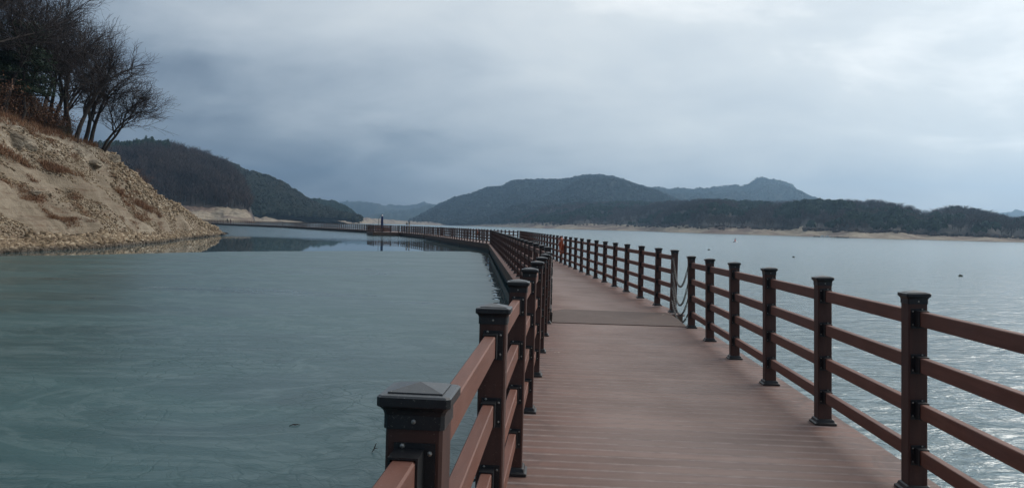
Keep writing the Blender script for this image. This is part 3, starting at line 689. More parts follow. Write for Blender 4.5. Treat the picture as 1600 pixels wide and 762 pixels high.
SHR = [shrub_mesh(k, M_DEADLEAF) for k in (1, 2, 3)]; SHG = [shrub_mesh(k+9, M_PINE, (1.3, 1.2, 1.4), 1100) for k in (1,)]
shr = [(-30, 1.0, 1.5, 'at the far left edge of the bank top'), (4, 1.04, 1.5, 'above the pale crag'), (22, 1.07, 1.4, 'below the dark pine, its left one'), (40, 1.03, 1.3, 'just above the slanting pale rock'),
       (52, 1.08, 1.5, 'under the right side of the dark pine'), (66, 1.04, 1.2, 'at the foot of the big forked tree'), (80, 1.03, 1.2, 'between the forked tree and the low rooted tree'), (94, 1.05, 1.0, 'just left of the low rooted tree'),
       (105, 1.03, .8, 'small, beside the low rooted tree'), (14, 1.2, 1.6, 'in the second row behind the crag'), (60, 1.2, 1.5, 'in the second row behind the forked tree'), (85, 1.14, 1.4, 'in the second row by the low rooted tree')]
for k, (u, t, sc, wh) in enumerate(shr):
    p = ground_at(u, t); e = empty('shrub', (p[0], p[1], p[2]-.05), 'brown leaved shrub on the bank top '+wh, 'shrub', 'brown leaved shrubs under the bank trees', k*1.3); e.scale = (sc,)*3
    st, lf = SHR[k % 3]; add('stem', st, e); add('foliage', lf, e)
for k, (u, t, sc, wh) in enumerate([(226, .985, .55, 'halfway down the crest of the bank'), (215, .99, .4, 'on the crest just above the half way one'), (88, 1.02, .8, 'on the edge below the big forked tree')]):
    p = ground_at(u, t); e = empty('shrub', (p[0], p[1], p[2]-.05), 'small rusty dry shrub '+wh, 'shrub', None, k*2.); e.scale = (sc,)*3; st, lf = SHR[k]; add('stem', st, e); add('foliage', lf, e)
for k, (u, t, sc, wh) in enumerate([(88, 1.09, 1.0, 'dark green evergreen shrub between the forked tree and the pair of straight trunks'), (100, 1.0, .55, 'small green shrub hanging at the rocky edge')]):
    p = ground_at(u, t); e = empty('evergreen_shrub', (p[0], p[1], p[2]), wh, 'shrub', None, k); e.scale = (sc,)*3; add('stem', SHG[0][0], e); add('foliage', SHG[0][1], e)
def pine_meshes(seed, h=6.5):
    r = np.random.default_rng(seed); seg = []; cl = []; q = np.array([0, 0, -.3])
    n = 12
    for i in range(n):
        q2 = q+np.array([r.normal()*.07+.03, r.normal()*.07, h/n]); seg.append((*q, *q2, .13*(1-i/n)+.02, .13*(1-(i+1)/n)+.02)); q = q2
        if i > 2:
            for k in range(6):
                a = r.random()*6.28; ln = (1.9*(1-i/n)+.45)*(.7+.5*r.random()); e = q+np.array([math.cos(a)*ln, math.sin(a)*ln, .25*r.normal()+.05]); seg.append((*q, *e, .03, .012))
                for s in (.45, .7, .9, 1.):
                    V, F = leaf_cloud(46, (.75, .75, .35), .075, r); cl.append(V+q+(e-q)*s)
    V = np.concatenate(cl); return mesh_np('trunk', *tubes(seg, 5), M_BARK), mesh_np('crown', V, np.arange(len(V)).reshape(-1, 4), M_PINE)
PN = [pine_meshes(4), pine_meshes(8, 5.)]
for k, (u, t, sc, i, lb) in enumerate([(34, 1.03, 1.1, 0, 'dark green pine standing among the leafless trees on the bank'), (14, 1.14, .9, 1, 'smaller dark pine left of the tall pine'), (-12, 1.1, 1., 0, 'dark pine at the left edge of the bank top')]):
    p = ground_at(u, t); e = empty('pine_tree', tuple(p), lb, 'tree', None, k*1.7); e.scale = (sc,)*3; add('trunk', PN[i][0], e); add('crown', PN[i][1], e)
# dry grass
def grass(name, P, h, mat, label, r, per=16):
    n = len(P)*per; c = np.repeat(P, per, 0)+r.normal(size=(n, 3))*np.array([.16, .16, .0]); tip = c+np.stack([r.normal(size=n)*.12, r.normal(size=n)*.12, h*(.5+.8*r.random(n))], 1); a = r.random(n)*6.28; wv = np.stack([np.cos(a), np.sin(a), 0*a], 1)*.016
    V = np.stack([c-wv, c+wv, tip], 1).reshape(-1, 3); o = add(name, mesh_np(name, V, np.arange(3*n).reshape(n, 3), mat), kind='stuff'); o['label'] = label
cand = bank_sample(14000, .2, .99, -60, 250)
cu = 800+1180*cand[:, 0]/cand[:, 1]
band = np.exp(-((cand[:, 2]-np.interp(cu, [-60, 0, 90, 170, 230, 260], [6.6, 6.3, 5.4, 4.2, 3.2, 2.0]))/.62)**2)
kk = fbm(cand[:, 0]/1.8, cand[:, 1]/1.8+cand[:, 2], 3)*.5+band > .92+.3*r4.random(len(cand))
grass('dry_grass', cand[kk], .34, M_GRASS, 'rusty dry grass growing in a band across the bank', r4, 18)
kk2 = (fbm(cand[:, 0]/1.2+9, cand[:, 1]/1.2, 3) > .66)
grass('dry_grass', cand[kk2], .2, M_GRASS, 'sparse dry tufts between the stones', r4, 8)
P5 = bank_sample(900, .97, 1.25, -60, 150); grass('dry_grass', P5, .45, M_GRASS, 'long brown grass along the bank top under the trees', r4, 20)

# ------------------------------------------------------------------ walkway: shared meshes
def post_meshes():
    H = 1.17; a = .054
    p = MB(); p.box(-a, a, -a, a, .0, H-.035, 0, .006); post = p.mesh('post', M_POST)
    c = MB(); cb = .007
    c.loft([(-.0575, .0575, -.0575, .0575, H-.060), (-.0575, .0575, -.0575, .0575, H-.034), (-.0595, .0595, -.0595, .0595, H-.027), (-.064, .064, -.064, .064, H-.021), (-.0688, .0688, -.0688, .0688, H-.0175), (-.0695, .0695, -.0695, .0695, H-.0155), (-.0695, .0695, -.0695, .0695, H)], 0, cb)
    c.loft([(-.0695, .0695, -.0695, .0695, H), (-.066, .066, -.066, .066, H+.0035), (-.054, .054, -.054, .054, H+.005)], 1, cb)
    c.loft([(-.052, .052, -.052, .052, H+.004), (-.052, .052, -.052, .052, H+.0075), (-.0015, .0015, -.0015, .0015, H+.019)], 1)
    c.lathe([(.0045, .0), (.0045, .003), (.002, .004)], 8, (0, -.0575, H-.045), 2, 'y'); c.lathe([(.0045, .0), (.0045, -.003)], 8, (0, .0575, H-.045), 2, 'y')
    cap = c.mesh('cap', [M_BLACK, M_CAPTOP, M_SCREW])
    b = MB(); b.loft([(-.084, .084, -.084, .084, 0), (-.084, .084, -.084, .084, .016), (-.072, .072, -.072, .072, .024), (-.066, .066, -.066, .066, .042), (-.0585, .0585, -.0585, .0585, .048)], 0, .006)
    plate = b.mesh('base_plate', M_BLACK)
    k = MB()          # bracket on the face looking towards -y; local origin = rail centre on that face
    bracket = {}
    for sg in (1, -1):
      k = MB()
      k.box(min(-.030*sg, .048*sg), max(-.030*sg, .048*sg), -.004, 0, -.058, .058, 0)
      k.box(-.0275, .0275, -.064, -.0045, .0435, .0475, 0); k.box(-.0275, .0275, -.064, -.0045, -.0475, -.0435, 0)
      k.box(-.0275, -.0235, -.064, -.0045, -.0433, .0433, 0); k.box(.0235, .0275, -.064, -.0045, -.0433, .0433, 0)
      for sx, sz in ((.038, .04), (.038, -.036), (-.014, .0525)): k.lathe([(.0052, .0), (.0046, .003), (.0015, .0045)], 7, (sg*sx, -.004, sz), 1, 'y')
      bracket[sg] = k.mesh('bracket', [M_BLACK, M_SCREW])
    return post, cap, plate, bracket
ME_POST, ME_CAP, ME_PLATE, ME_BRK = post_meshes()
def joined_post():
    m = MB(); H = 1.17; a = .054; m.box(-a, a, -a, a, 0, H-.03, 0)
    m.loft([(-.058, .058, -.058, .058, H-.06), (-.058, .058, -.058, .058, H-.028), (-.0695, .0695, -.0695, .0695, H-.006), (-.0695, .0695, -.0695, .0695, H), (-.02, .02, -.02, .02, H+.015)], 1)
    m.loft([(-.08, .08, -.08, .08, 0), (-.08, .08, -.08, .08, .02), (-.058, .058, -.058, .058, .045)], 1)
    for z in RZ:
        for s in (-1, 1): m.box(-.035, .035, min(s*.054, s*.095), max(s*.054, s*.095), z-.05, z+.05, 1)
    return m.mesh('post', [M_POST, M_BLACK])
RZ = [1.027, .760, .493, .226]
ME_FPOST = joined_post()
def rail_mesh(L):
    m = MB(); m.box(-.0225, .0225, .010, L-.010, -.0425, .0425, 0, .004); return m.mesh('rail', M_RAIL)
_rails = {}
def rail_of(L):
    k = round(L, 2)
    if k not in _rails: _rails[k] = rail_mesh(k)
    return _rails[k]
KEEPZ = 'upright'
def frame(o, x_, y, z=None):
    z = Vector(z) if z is not None else Vector((0, 0, 1)); y = Vector(y); x = y.cross(z).normalized(); keep = x_ is KEEPZ; z = z.normalized() if keep else x.cross(y.normalized()).normalized(); y = z.cross(x)
    return Matrix(((x.x, y.x, z.x, o[0]), (x.y, y.y, z.y, o[1]), (x.z, y.z, z.z, o[2]), (0, 0, 0, 1)))
ROFF = -.006
JR = random.Random(77)
def build_railing(mats, label, detail, group='wooden railings of the floating walkway', inner=1, gate=()):
    """mats: list of world matrices of the posts (origin at foot, y along the run)"""
    mats = [mw@Matrix.Rotation(JR.gauss(0, .007), 4, 'Z')@Matrix.Rotation(JR.gauss(0, .002), 4, 'X')@Matrix.Rotation(JR.gauss(0, .002), 4, 'Y') for mw in mats]
    root = empty('railing', mats[0].translation, label, 'railing', group); inv = Matrix.Translation(-Vector(mats[0].translation))
    n = len(mats)
    for i, mw in enumerate(mats):
        loc = inv@mw
        if i < detail:
            p = add('post', ME_POST, root, mat=loc); add('cap', ME_CAP, p); add('base_plate', ME_PLATE, p)
            for z in RZ:
                if i > 0: add('bracket', ME_BRK[inner], p, mat=Matrix.Translation((ROFF*inner, -.054, z)))
                if i < n-1: add('bracket', ME_BRK[-inner], p, mat=Matrix.Translation((ROFF*inner, .054, z))@Matrix.Rotation(math.pi, 4, 'Z'))
        else: add('post', ME_FPOST, root, mat=loc)
        if i < n-1:
            nx = mats[i+1]
            for z in RZ:
                a = mw@Vector((ROFF*inner, .058, z)); b = nx@Vector((ROFF*inner, -.058, z)); d = b-a; L = d.length
                add('rail', rail_of(L), root, mat=inv@frame(a, None, d/L, mw.to_3x3()@Vector((0, 0, 1))))
    return root
def long_rails(root, mats, inv):
    pass

# section 1: fitted frame of the nearest pontoon (slightly heeled, as floating decks are)
M1 = np.array([[0.99741, 0.07199, 0.00012], [-0.07198, 0.99728, 0.01559], [0.001, -0.01556, 0.99988]]); T1 = np.array([.5992, 12.5343, -1.6008+CH]); S1 = 1.589; W1 = 2.3862
def f1(x, y, z=0.): return M1@np.array([x+.0002*y*y, y, z-.000536*y*y])+T1
def post1(side, k):
    y = (k-8)*S1+side*.0084; x = side*W1; o = f1(x, y); up = M1@np.array([(-.027 if side else .0034), 0, 1.]); al = f1(x, y+.5)-f1(x, y-.5); return frame(o, KEEPZ, al, up)
wl = empty('floating_walkway', f1(W1/2, -6), 'nearest section of the brown plank walkway running from the viewer to the chained gap', 'walkway', 'floating walkway sections')
inv = Matrix.Translation(-Vector(wl.location))
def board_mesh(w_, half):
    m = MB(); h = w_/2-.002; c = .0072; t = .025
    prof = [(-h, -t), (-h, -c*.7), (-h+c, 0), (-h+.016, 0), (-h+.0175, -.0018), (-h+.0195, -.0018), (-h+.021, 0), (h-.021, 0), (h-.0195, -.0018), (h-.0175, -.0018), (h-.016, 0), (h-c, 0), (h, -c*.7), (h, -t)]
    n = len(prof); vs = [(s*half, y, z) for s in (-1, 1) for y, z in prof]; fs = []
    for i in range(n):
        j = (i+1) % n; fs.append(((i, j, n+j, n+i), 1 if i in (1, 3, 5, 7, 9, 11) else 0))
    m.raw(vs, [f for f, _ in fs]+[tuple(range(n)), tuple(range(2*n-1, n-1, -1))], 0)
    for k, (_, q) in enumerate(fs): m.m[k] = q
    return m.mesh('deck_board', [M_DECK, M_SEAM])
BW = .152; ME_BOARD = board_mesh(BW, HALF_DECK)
y = -15.2; nb = 0
rb = random.Random(4)
while y < .27:
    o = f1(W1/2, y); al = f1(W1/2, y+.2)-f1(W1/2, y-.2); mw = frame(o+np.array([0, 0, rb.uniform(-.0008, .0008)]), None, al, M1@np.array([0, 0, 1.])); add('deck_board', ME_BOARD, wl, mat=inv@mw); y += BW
def deck_sides(root, invm, L0, R0, L1, R1, name='fascia', zt=-.026, zb=-.40):
    """fascia boards and float tanks under a deck given by its four top corners"""
    for a, b in ((L0, L1), (R0, R1)):
        a = Vector(a); b = Vector(b); d = (b-a); L = d.length; m = MB(); s = 1 if a is b else 1
        m.box(-.015, .015, 0, L, zb, zt); add(name, m.mesh(name, M_FASCIA), root, mat=invm@frame(a, None, d/L))
    for a, b in ((L0, R0), (L1, R1)):
        a = Vector(a); b = Vector(b); d = (b-a); L = d.length; m = MB(); m.box(-.015, .015, .02, L-.02, zb, zt-.004); add(name, m.mesh(name, M_FASCIA), root, mat=invm@frame(a, None, d/L))
    a = (Vector(L0)+Vector(R0))/2; b = (Vector(L1)+Vector(R1))/2; d = b-a; L = d.length; wd = (Vector(L0)-Vector(R0)).length/2-.10; n = max(1, int(L/12)); seg = L/n
    for i in range(n):
        m = MB(); m.box(-wd, wd, i*seg+.1, (i+1)*seg-.1, -.80, zb+.03); add('float', m.mesh('float', M_FLOAT), root, mat=invm@frame(a, None, d/L))
E1 = HALF_DECK-.05
deck_sides(wl, inv, f1(W1/2-E1, -15.2), f1(W1/2+E1, -15.2), f1(W1/2-E1, .26), f1(W1/2+E1, .26))
build_railing([post1(0, k) for k in range(-1, 9)], 'left railing nearest the viewer, its posts seen from above beside the ice', 99, inner=1)
build_railing([post1(1, k) for k in range(-1, 9)], 'right railing nearest the viewer, running down to the chained gap', 99, inner=-1)

# other sections
def run_posts(a, b, off, first=None):
    a = Vector((*a, DECK_Z)); b = Vector((*b, DECK_Z)); d = (b-a).normalized(); nrm = Vector((d.y, -d.x, 0)); L = (b-a).length; n = int((L-.2)/SP); s0 = .1; out = []
    ss = [s0+i*(L-.2)/n for i in range(n+1)]
    if first: ss = [.1]+[first+i*SP for i in range(int((L-.1-first)/SP)+1)]
    for s in ss: out.append(frame(a+d*s+nrm*off, KEEPZ, d, (0, 0, 1)))
    return out
names = ['second section of the walkway, from the chained gap to the bend', 'third section of the walkway, angling left beyond the bend', 'fourth section of the walkway, ending beside the blue parasol platform',
         'short fifth section of the walkway just past the parasol platform', 'long sixth section of the walkway crossing the bay', 'last visible section of the walkway with two walkers, ending behind the stony bank']
rlab = ['from the chained gap to the bend', 'on the stretch just beyond the bend', 'before the parasol platform', 'just past the parasol platform', 'along the long stretch across the bay', 'along the last visible stretch behind the bank']
for q, (a, b) in enumerate(SEC[1:]):
    A = Vector((*a, DECK_Z)); B = Vector((*b, DECK_Z)); d = (B-A).normalized(); nr = Vector((d.y, -d.x, 0)); L = (B-A).length
    if q == 0:
        A.z = DECK_Z-.03
    root = empty('floating_walkway', A, names[q], 'walkway', 'floating walkway sections'); invm = Matrix.Translation(-A)
    m = MB(); nb = int(L/BW) if q == 0 else int(L/1.2); bw = L/nb; hb = bw/2-.003
    for i in range(nb): m.box(-HALF_DECK, HALF_DECK, (i+.5)*bw-hb, (i+.5)*bw+hb, -.025, 0)
    add('deck_boards', m.mesh('deck_boards', M_DECK), root, mat=frame((0, 0, 0), None, d), kind='stuff')
    deck_sides(root, invm, A-nr*E1, A+nr*E1, B-nr*E1, B+nr*E1)
    for side, off in (('left', -HALF_ROW), ('right', HALF_ROW)):
        ms = run_posts(a, b, off, 1.34 if q == 0 else None)
        if q == 2 and side == 'left': ms = ms[:-6]
        if q == 3 and side == 'left': ms = ms[0:]
        build_railing(ms, side+' railing of the walkway '+rlab[q], 14 if q == 0 else 0, inner=1 if side == 'left' else -1)

# gangway plate over the gap
g0 = [f1(W1/2-1.10, .10, .012), f1(W1/2+1.14, .10, .012), np.array([2.95, 13.95, DECK_Z+.012]), np.array([1.02, 14.22, DECK_Z+.012]), np.array([.78, 13.9, DECK_Z+.012])]
m = MB(); vs = [tuple(p) for p in g0]+[(p[0], p[1], p[2]-.02) for p in g0]
m.raw(vs, [(0, 1, 2, 3, 4), (9, 8, 7, 6, 5)]+[(i, i+5, (i+1) % 5+5, (i+1) % 5) for i in range(5)])
tag(add('gangway_plate', m.mesh('gangway_plate', M_PLATE)), 'dark flat plate bridging the gap between two walkway sections', 'ramp')

# chains
def chain(A, B, sag, label, grp):
    A = Vector(A); B = Vector(B); root = empty('safety_chain', A, label, 'chain', grp)
    N = 60; pts = [A.lerp(B, i/N)-Vector((0, 0, sag*4*(i/N)*(1-i/N))) for i in range(N+1)]
    cum = [0.]
    for i in range(N): cum.append(cum[-1]+(pts[i+1]-pts[i]).length)
    def pt(s):
        for i in range(N):
            if cum[i+1] >= s: return pts[i].lerp(pts[i+1], (s-cum[i])/max(1e-6, cum[i+1]-cum[i]))
        return pts[-1]
    lk = .052; n = int((cum[-1]-.30)/(lk*.74)); m = MB()
    for i in range(n):
        s = .06+i*lk*.74; c = pt(s+lk/2); t = (pt(s+lk)-pt(s)).normalized(); a = t.orthogonal().normalized(); bb = t.cross(a)
        sd = (a if i % 2 else bb); ring = [c+t*(lk/2*math.cos(q))-A+sd*(.016*math.sin(q)) for q in [j*math.pi/4 for j in range(8)]]
        m.tube(ring, .0056, 4, 0, True)
    add('links', m.mesh('links', M_STEEL, True), root)
    m = MB(); a_ = pt(cum[-1]-.24)-A; b_ = pt(cum[-1]-.05)-A; m.tube([a_, a_.lerp(b_, .12), a_.lerp(b_, .14), a_.lerp(b_, .86), a_.lerp(b_, .88), b_], [.004, .004, .011, .011, .004, .004], 8)
    add('turnbuckle', m.mesh('turnbuckle', M_STEEL, True), root)
    for P in (Vector((0, 0, 0)), B-A):
        m = MB(); m.tube([P+Vector((0, .018*math.cos(q), .018*math.sin(q))) for q in [j*math.pi/4 for j in range(8)]], .004, 5, 0, True); add('eye_bolt', m.mesh('eye_bolt', M_STEEL, True), root)
nm = ['top', 'second', 'third', 'lowest']
sag = [.40, .46, .36, .22]
pR = post1(1, 8); pR2 = run_posts(*SEC[1], HALF_ROW, 1.34)[0]; pL = post1(0, 8); pL2 = run_posts(*SEC[1], -HALF_ROW, 1.34)[0]
for i, z in enumerate(RZ):
    chain(pR2@Vector((-.05, -.06, z+.05)), pR@Vector((-.03, .07, z+.03)), sag[i]+.08, nm[i]+' galvanised chain hanging across the gap in the right railing', 'chains across the right gap')
    chain(pL2@Vector((.075, -.05, z+.03)), pL@Vector((.075, .07, z+.03)), sag[i]*.8, nm[i]+' galvanised chain hanging across the gap in the left railing', 'chains across the left gap')

# lifebuoys
def lifebuoy(P, yaw, label, tilt=0.):
    root = empty('lifebuoy', P, label, 'lifebuoy', None, yaw); R = .225
    m = MB(); m.tube([(R*math.cos(q)*.95, 0, R*math.sin(q)*1.15) for q in [j*math.pi/12 for j in range(24)]], .062, 10, 0, True); add('ring', m.mesh('ring', M_ORANGE, True), root)
    for k in range(4):
        q = math.pi/4+k*math.pi/2; m = MB(); c = Vector((R*.95*math.cos(q), 0, R*1.15*math.sin(q))); t = Vector((-math.sin(q), 0, math.cos(q))); n = Vector((math.cos(q), 0, math.sin(q)))
        for s in (-.02, .02): m.tube([c+t*s+n*.066*math.cos(a)+Vector((0, .066*math.sin(a), 0)) for a in [j*math.pi/5 for j in range(10)]], .006, 4, 0, True)
        add('band', m.mesh('band', M_ROPE), root)
    m = MB(); m.tube([(.34*math.cos(q)+.02*math.cos(4*q), .05*math.sin(2*q)+.03, .38*math.sin(q)) for q in [j*math.pi/16 for j in range(32)]], .009, 5, 0, True)
    m.tube([(-.1, -.05, -.33), (-.12, -.06, -.45), (-.09, -.05, -.56), (-.1, -.06, -.68)], .010, 5); add('grab_rope', m.mesh('grab_rope', M_PINK, True), root)
    # folded throwing bag hanging inside the ring
    m = MB(); m.lathe([(.03, .17), (.075, .10), (.095, -.02), (.10, -.16), (.07, -.23), (.03, -.25)], 9, (-.13, -.07, -.10)); add('throw_bag', m.mesh('throw_bag', M_PINK, True), root)
    m = MB(); m.box(-.03, .03, .02, .10, .30, .335); add('hook', m.mesh('hook', M_BLACK), root)
rr = run_posts(*SEC[1], HALF_ROW, 1.34); p = rr[11]@Vector((-.15, .25, .80)); lifebuoy(p, math.radians(95), 'orange lifebuoy with a throw bag hanging on the right railing before the bend')
rr = run_posts(*SEC[2], HALF_ROW); p = rr[11]@Vector((-.15, .3, .78)); lifebuoy(p, math.radians(106), 'small distant orange lifebuoy on the railing beyond the bend')

# parasol platform
sd = Vector((-20.9+11.75, 138.4-110.9, 0)).normalized(); sn = Vector((sd.y, -sd.x, 0))
pc = Vector((-11.75, 110.9, DECK_Z))+sd*19.0-sn*(HALF_DECK+.06)
root = empty('floating_platform', pc, 'small square platform jutting left from the walkway with the blue parasol on it', 'platform'); invm = Matrix.Translation(-pc)
m = MB()
for i in range(16): m.box(-4.6, 0, i*.5+.01, (i+1)*.5-.01, -.025, 0)
add('deck_boards', m.mesh('deck_boards', M_DECK), root, mat=invm@frame(pc, None, sd), kind='stuff')
cs = [pc-sn*4.55+sd*.03, pc-sn*.03+sd*.03, pc-sn*4.55+sd*7.97, pc-sn*.03+sd*7.97]; deck_sides(root, invm, *[tuple(c) for c in cs], zb=-.52)
def rowp(a, b, n): d = (b-a).normalized(); return [frame(a+(b-a)*i/n, None, d) for i in range(n+1)]
c0 = pc-sn*4.4+sd*.15; build_railing(rowp(c0, pc-sn*.2+sd*.15, 3), 'railing along the near edge of the parasol platform', 0, 'railings of the parasol platform')
build_railing(rowp(c0+sd*.3, c0+sd*7.6, 5), 'railing along the left edge of the parasol platform', 0, 'railings of the parasol platform')
build_railing(rowp(c0+sd*7.7+sn*.1, pc-sn*.2+sd*7.85, 3), 'railing along the far edge of the parasol platform', 0, 'railings of the parasol platform')
up_ = pc+sd*2.6; d_ = ray(597, 350); k_ = up_.y; px = d_[0]*k_
root = empty('parasol', (px, k_, DECK_Z), 'closed dark blue cantilever parasol with a white top on the platform', 'parasol')
m = MB(); m.box(-.95, .25, -.35, .35, 0, .07, 0, .01); add('base', m.mesh('base', M_BLACK), root)
m = MB(); m.tube([(-.62, 0, .05), (-.62, 0, 2.3)], .035, 8); add('mast', m.mesh('mast', M_BLACK), root)
m = MB(); m.tube([(-.62, 0, 2.22), (-.3, 0, 2.75), (0, 0, 3.08)], .022, 6); add('arm', m.mesh('arm', M_STEEL), root)
m = MB(); prof = [(.05, .62), (.13, .70), (.17, 1.0), (.19, 1.5), (.185, 2.0), (.15, 2.5), (.11, 2.75)]; seg = 14; vs = []; fs = []
for r_, z_ in prof:
    for i in range(seg): a = 6.283*i/seg; rr_ = r_*(1+.16*(-1)**i); vs.append((rr_*math.cos(a), rr_*math.sin(a), z_))
for k in range(len(prof)-1):
    for i in range(seg): j = (i+1) % seg; fs.append((k*seg+i, k*seg+j, (k+1)*seg+j, (k+1)*seg+i))
fs += [tuple(range(seg-1, -1, -1)), tuple(range((len(prof)-1)*seg, len(prof)*seg))]
m.raw(vs, fs); add('canopy', m.mesh('canopy', M_BLUE), root)
m = MB(); m.lathe([(.13, 2.752), (.12, 2.86), (.07, 2.97), (.03, 3.0)], 10); add('top_cap', m.mesh('top_cap', M_WHITE), root)
m = MB(); m.lathe([(.05, 2.99), (.06, 3.05), (.02, 3.12)], 8); add('finial', m.mesh('finial', M_BLACK), root)

# service posts on the walkway
for k, (u, mt, lb) in enumerate([(635.6, M_BLACK, 'slim dark service post standing on the walkway right of the parasol'), (639.6, M_TAN, 'slim tan service post beside the dark one on the walkway')]):
    D = 126.5; x = ray(u, 350)[0]*D; root = empty('service_post', (x, D, DECK_Z), lb, 'bollard')
    m = MB(); m.box(-.10, .10, -.10, .10, 0, 1.62, 0, .01); add('body', m.mesh('body', mt), root)
    m = MB(); m.loft([(-.12, .12, -.12, .12, 1.622), (-.12, .12, -.12, .12, 1.68), (-.05, .05, -.05, .05, 1.74)]); add('cap', m.mesh('cap', M_BLACK if k else M_TAN), root)
    m = MB(); m.box(-.07, .07, -.106, -.102, 1.1, 1.45); add('face_plate', m.mesh('face_plate', M_WHITE), root)

# people
def person(P, yaw, h, coat, label, stride):
    root = empty('person', P, label, 'person', None, yaw); k = h/1.75
    J = [(0, 0, .95), (0, 0, 1.12), (0, 0, 1.32), (0, 0, 1.45), (0, 0, 1.54), (0, .01, 1.66), (0, .01, 1.75),
         (.17, 0, 1.42), (.22, -.04*stride, 1.15), (.21, .06*stride, .90), (.21, .09*stride, .80), (-.17, 0, 1.42), (-.22, .04*stride, 1.15), (-.21, -.02, .90), (-.21, -.04, .80),
         (.09, 0, .88), (.10, .12*stride, .50), (.10, .10*stride, .08), (.10, .22*stride, .03), (-.09, 0, .88), (-.10, -.06*stride, .50), (-.10, -.20*stride, .10), (-.10, -.10*stride, .03)]
    R = [.15, .14, .155, .09, .055, .095, .07, .065, .05, .04, .035, .065, .05, .04, .035, .09, .062, .045, .035, .09, .062, .045, .035]
    E = [(0, 1), (1, 2), (2, 3), (3, 4), (4, 5), (5, 6), (3, 7), (7, 8), (8, 9), (9, 10), (3, 11), (11, 12), (12, 13), (13, 14), (0, 15), (15, 16), (16, 17), (17, 18), (0, 19), (19, 20), (20, 21), (21, 22)]
    me = bpy.data.meshes.new('body'); me.from_pydata([(a*k, b*k, c*k) for a, b, c in J], E, []); me.update(); me.materials.append(coat)
    o = add('body', me, root); sk = o.modifiers.new('skin', 'SKIN'); sub = o.modifiers.new('sub', 'SUBSURF'); sub.levels = sub.render_levels = 1
    for i, sv in enumerate(me.skin_vertices[0].data): sv.radius = (R[i]*k, R[i]*k); sv.use_root = (i == 0)
    m = MB(); m.lathe([(.105*k, 1.60*k), (.115*k, 1.68*k), (.10*k, 1.76*k), (.05*k, 1.80*k)], 10, (0, -.015, 0)); add('hair', m.mesh('hair', M_CLOTH1, True), root)
    m = MB(); m.lathe([(.03*k, 1.56*k), (.075*k, 1.60*k), (.078*k, 1.69*k), (.03*k, 1.72*k)], 10, (0, .035*k, 0)); add('face', m.mesh('face', M_SKIN, True), root)
for u, coat, lb, h in ((355, M_CLOTH1, 'left walker in a black coat on the last stretch of the walkway', 1.76), (360.2, M_CLOTH2, 'shorter walker in a dark red coat to the right of the one in black', 1.62)):
    dx = ray(u, 350)[0]; (ax, ay), (bx, by) = SEC[6]; sl_ = (bx-ax)/(by-ay); D = (ax-sl_*ay)/(dx-sl_); person((dx*D, D, DECK_Z), math.radians(35), h, coat, lb, 1)

# buoys on the lake
def float_buoy(u, v, r, label, mat=M_GREENF):
    p = at_height(u, v); root = empty('mooring_float', (p[0], p[1], 0), label, 'buoy', 'small dark floats on the lake')
    m = MB(); m.lathe([(.3*r, -.5*r), (.9*r, -.25*r), (1.05*r, .1*r), (.98*r, .45*r), (.7*r, .8*r), (.25*r, .98*r)], 14); add('body', m.mesh('body', mat, True), root)
    m = MB(); m.tube([(.12*r*math.cos(q), 0, 1.02*r+.12*r*math.sin(q)) for q in [j*math.pi/4 for j in range(8)]], .03*r, 4, 0, True); add('eye', m.mesh('eye', M_STEEL), root)
float_buoy(1501, 431.5, .105, 'nearest dark green float on the lake above the large right post'); float_buoy(1240, 402, .11, 'small dark float on the lake between the third and fourth near posts'); float_buoy(1107.5, 390.5, .13, 'small dark float on the lake above the gate post')
p = at_height(1148.5, 378.4); root = empty('channel_buoy', (p[0], p[1], 0), 'red and white channel buoy far out on the lake', 'buoy')
m = MB(); m.lathe([(.2, -.2), (.42, -.1), (.45, .12), (.3, .2)], 14); add('float', m.mesh('float', M_WHITE, True), root)
m = MB(); m.lathe([(.16, .2), (.10, .55), (.06, .7)], 10); add('tower', m.mesh('tower', M_RED), root)
m = MB(); m.lathe([(.09, .7), (.10, .8), (.03, .85)], 8); add('lamp', m.mesh('lamp', M_BLACK), root)
# docks and boats on the far shore
def shore_pt(u, k=1.0): D = np.interp(u, usI, Dsh)*k; return (float(at_depth(u, 350, D)[0]), float(D), 0.)
for u, wd, lb in ((1277, 4.2, 'low dark pontoon left of the two white boats at the far shore'), (1317, 6.4, 'long dark pontoon right of the white boats at the far shore'), (1303, 4.0, 'pale low pontoon between the white boats and the long dark one')):
    P = shore_pt(u, .965); root = empty('pontoon', P, lb, 'pontoon', 'pontoons at the far shore'); mt = M_TAN if 'pale' in lb else M_FLOAT
    m = MB(); m.box(-wd/2, wd/2, -1.2, 1.2, -.2, .45, 0, .05); add('hull', m.mesh('hull', mt), root)
    m = MB(); m.box(-wd/2+.1, wd/2-.1, -1.1, 1.1, .455, .55); add('deck', m.mesh('deck', M_WHITE if 'pale' in lb else M_FASCIA), root)
    m = MB()
    for x in (-wd/2+.3, 0, wd/2-.3): m.box(x-.06, x+.06, -1.0, -.88, .552, .95)
    add('mooring_posts', m.mesh('mooring_posts', M_BLACK), root)
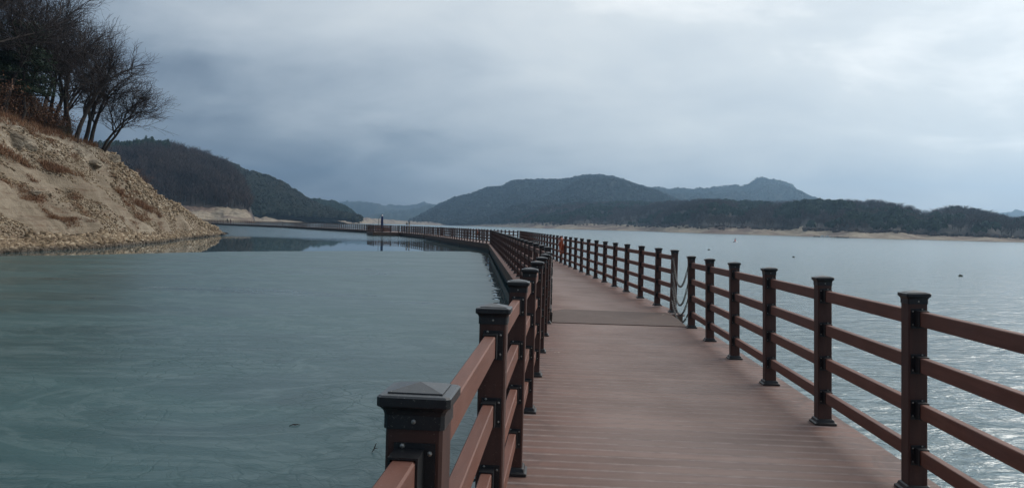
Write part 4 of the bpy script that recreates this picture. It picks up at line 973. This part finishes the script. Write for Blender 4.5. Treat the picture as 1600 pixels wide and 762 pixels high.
for u, lb in ((1286, 'small white boat, the left of two moored at the far shore'), (1294, 'small white boat, the right of two moored at the far shore')):
    P = shore_pt(u, .965); root = empty('moored_boat', P, lb, 'boat', 'white boats at the far shore')
    m = MB(); m.raw([(-1.2, -.5, 0), (.8, -.5, 0), (1.3, 0, 0), (.8, .5, 0), (-1.2, .5, 0), (-1.3, -.65, .6), (.9, -.65, .6), (1.6, 0, .7), (.9, .65, .6), (-1.3, .65, .6)], [(4, 3, 2, 1, 0), (5, 6, 7, 8, 9), (0, 1, 6, 5), (1, 2, 7, 6), (2, 3, 8, 7), (3, 4, 9, 8), (4, 0, 5, 9)]); add('hull', m.mesh('hull', M_WHITE), root)
    m = MB(); m.loft([(-.7, .4, -.45, .45, .605), (-.6, .2, -.4, .4, 1.15)]); add('cabin', m.mesh('cabin', M_WHITE), root)
    m = MB(); m.box(-.5, .1, -.47, -.44, .8, 1.0); add('window', m.mesh('window', M_BLACK), root)

# litter on the deck, twig in the ice
def dry_leaf(P, s, yaw, label):
    m = MB(); m.raw([(-s, 0, 0), (-s*.3, s*.4, s*.25), (s*.5, s*.35, s*.1), (s, 0, s*.3), (s*.4, -s*.35, s*.15), (-s*.4, -s*.4, s*.2), (0, 0, .002)], [(0, 6, 1), (1, 6, 2), (2, 6, 3), (3, 6, 4), (4, 6, 5), (5, 6, 0)])
    me = m.mesh('dry_leaf', M_LEAFBIT); o = add('dry_leaf', me, loc=P); o.rotation_euler = (0, 0, yaw); tag(o, label, 'leaf')
def deck_hit(u, v, z): return at_height(u, v, z)
for (u, v, s, lb) in ((873, 550.5, .024, 'pale curled dry leaf on the deck near the left railing'), (867.5, 550, .014, 'tiny pale scrap left of the curled leaf on the deck'), (1037, 491.5, .03, 'pale scrap lying on the gangway plate near the right chains'), (1283, 603, .012, 'tiny pale speck of litter under the right railing')):
    z = f1(W1/2, -5)[2]+.004 if v > 510 else DECK_Z+.016
    if u == 1283: continue
    p = deck_hit(u, v, z); dry_leaf(tuple(p), s, u, lb)
p = at_height(586, 706, .014); m = MB(); m.tube([(-.03, 0, 0), (-.01, .005, .03), (.0, 0, .06), (.012, -.005, .09)], [.003, .006, .005, .002], 5); m.tube([(0, 0, .04), (.025, 0, .035)], [.005, .002], 4)
tag(add('twig', m.mesh('twig', M_BARK), loc=tuple(p)), 'small dark twig frozen upright in the ice by the nearest left post', 'twig')
p = at_height(460, 664, .014); m = MB(); m.tube([(-.05, -.02, .0), (-.01, 0, .012), (.03, .01, .01), (.05, .03, .0)], [.003, .006, .005, .002], 5); m.tube([(-.02, 0, .01), (.03, -.04, .01)], [.004, .002], 4)
tag(add('twig', m.mesh('twig', M_BARK), loc=tuple(p)), 'dark twig lying flat on the ice left of the nearest post', 'twig')

# ------------------------------------------------------------------ haze
m = bpy.data.meshes.new('haze'); hb = MB(); hb.box(-4600, 4600, -300, 4900, -1.6, 330); hz = add('haze', hb.mesh('haze', []), kind='stuff')
mh, t = new_mat('haze_air'); hz.data.materials.clear(); hz.data.materials.append(mh)
t.n('ShaderNodeOutputMaterial', Volume=t.n('ShaderNodeVolumePrincipled', Color=(.44, .70, 1.), Density=.00022, Anisotropy=.62))
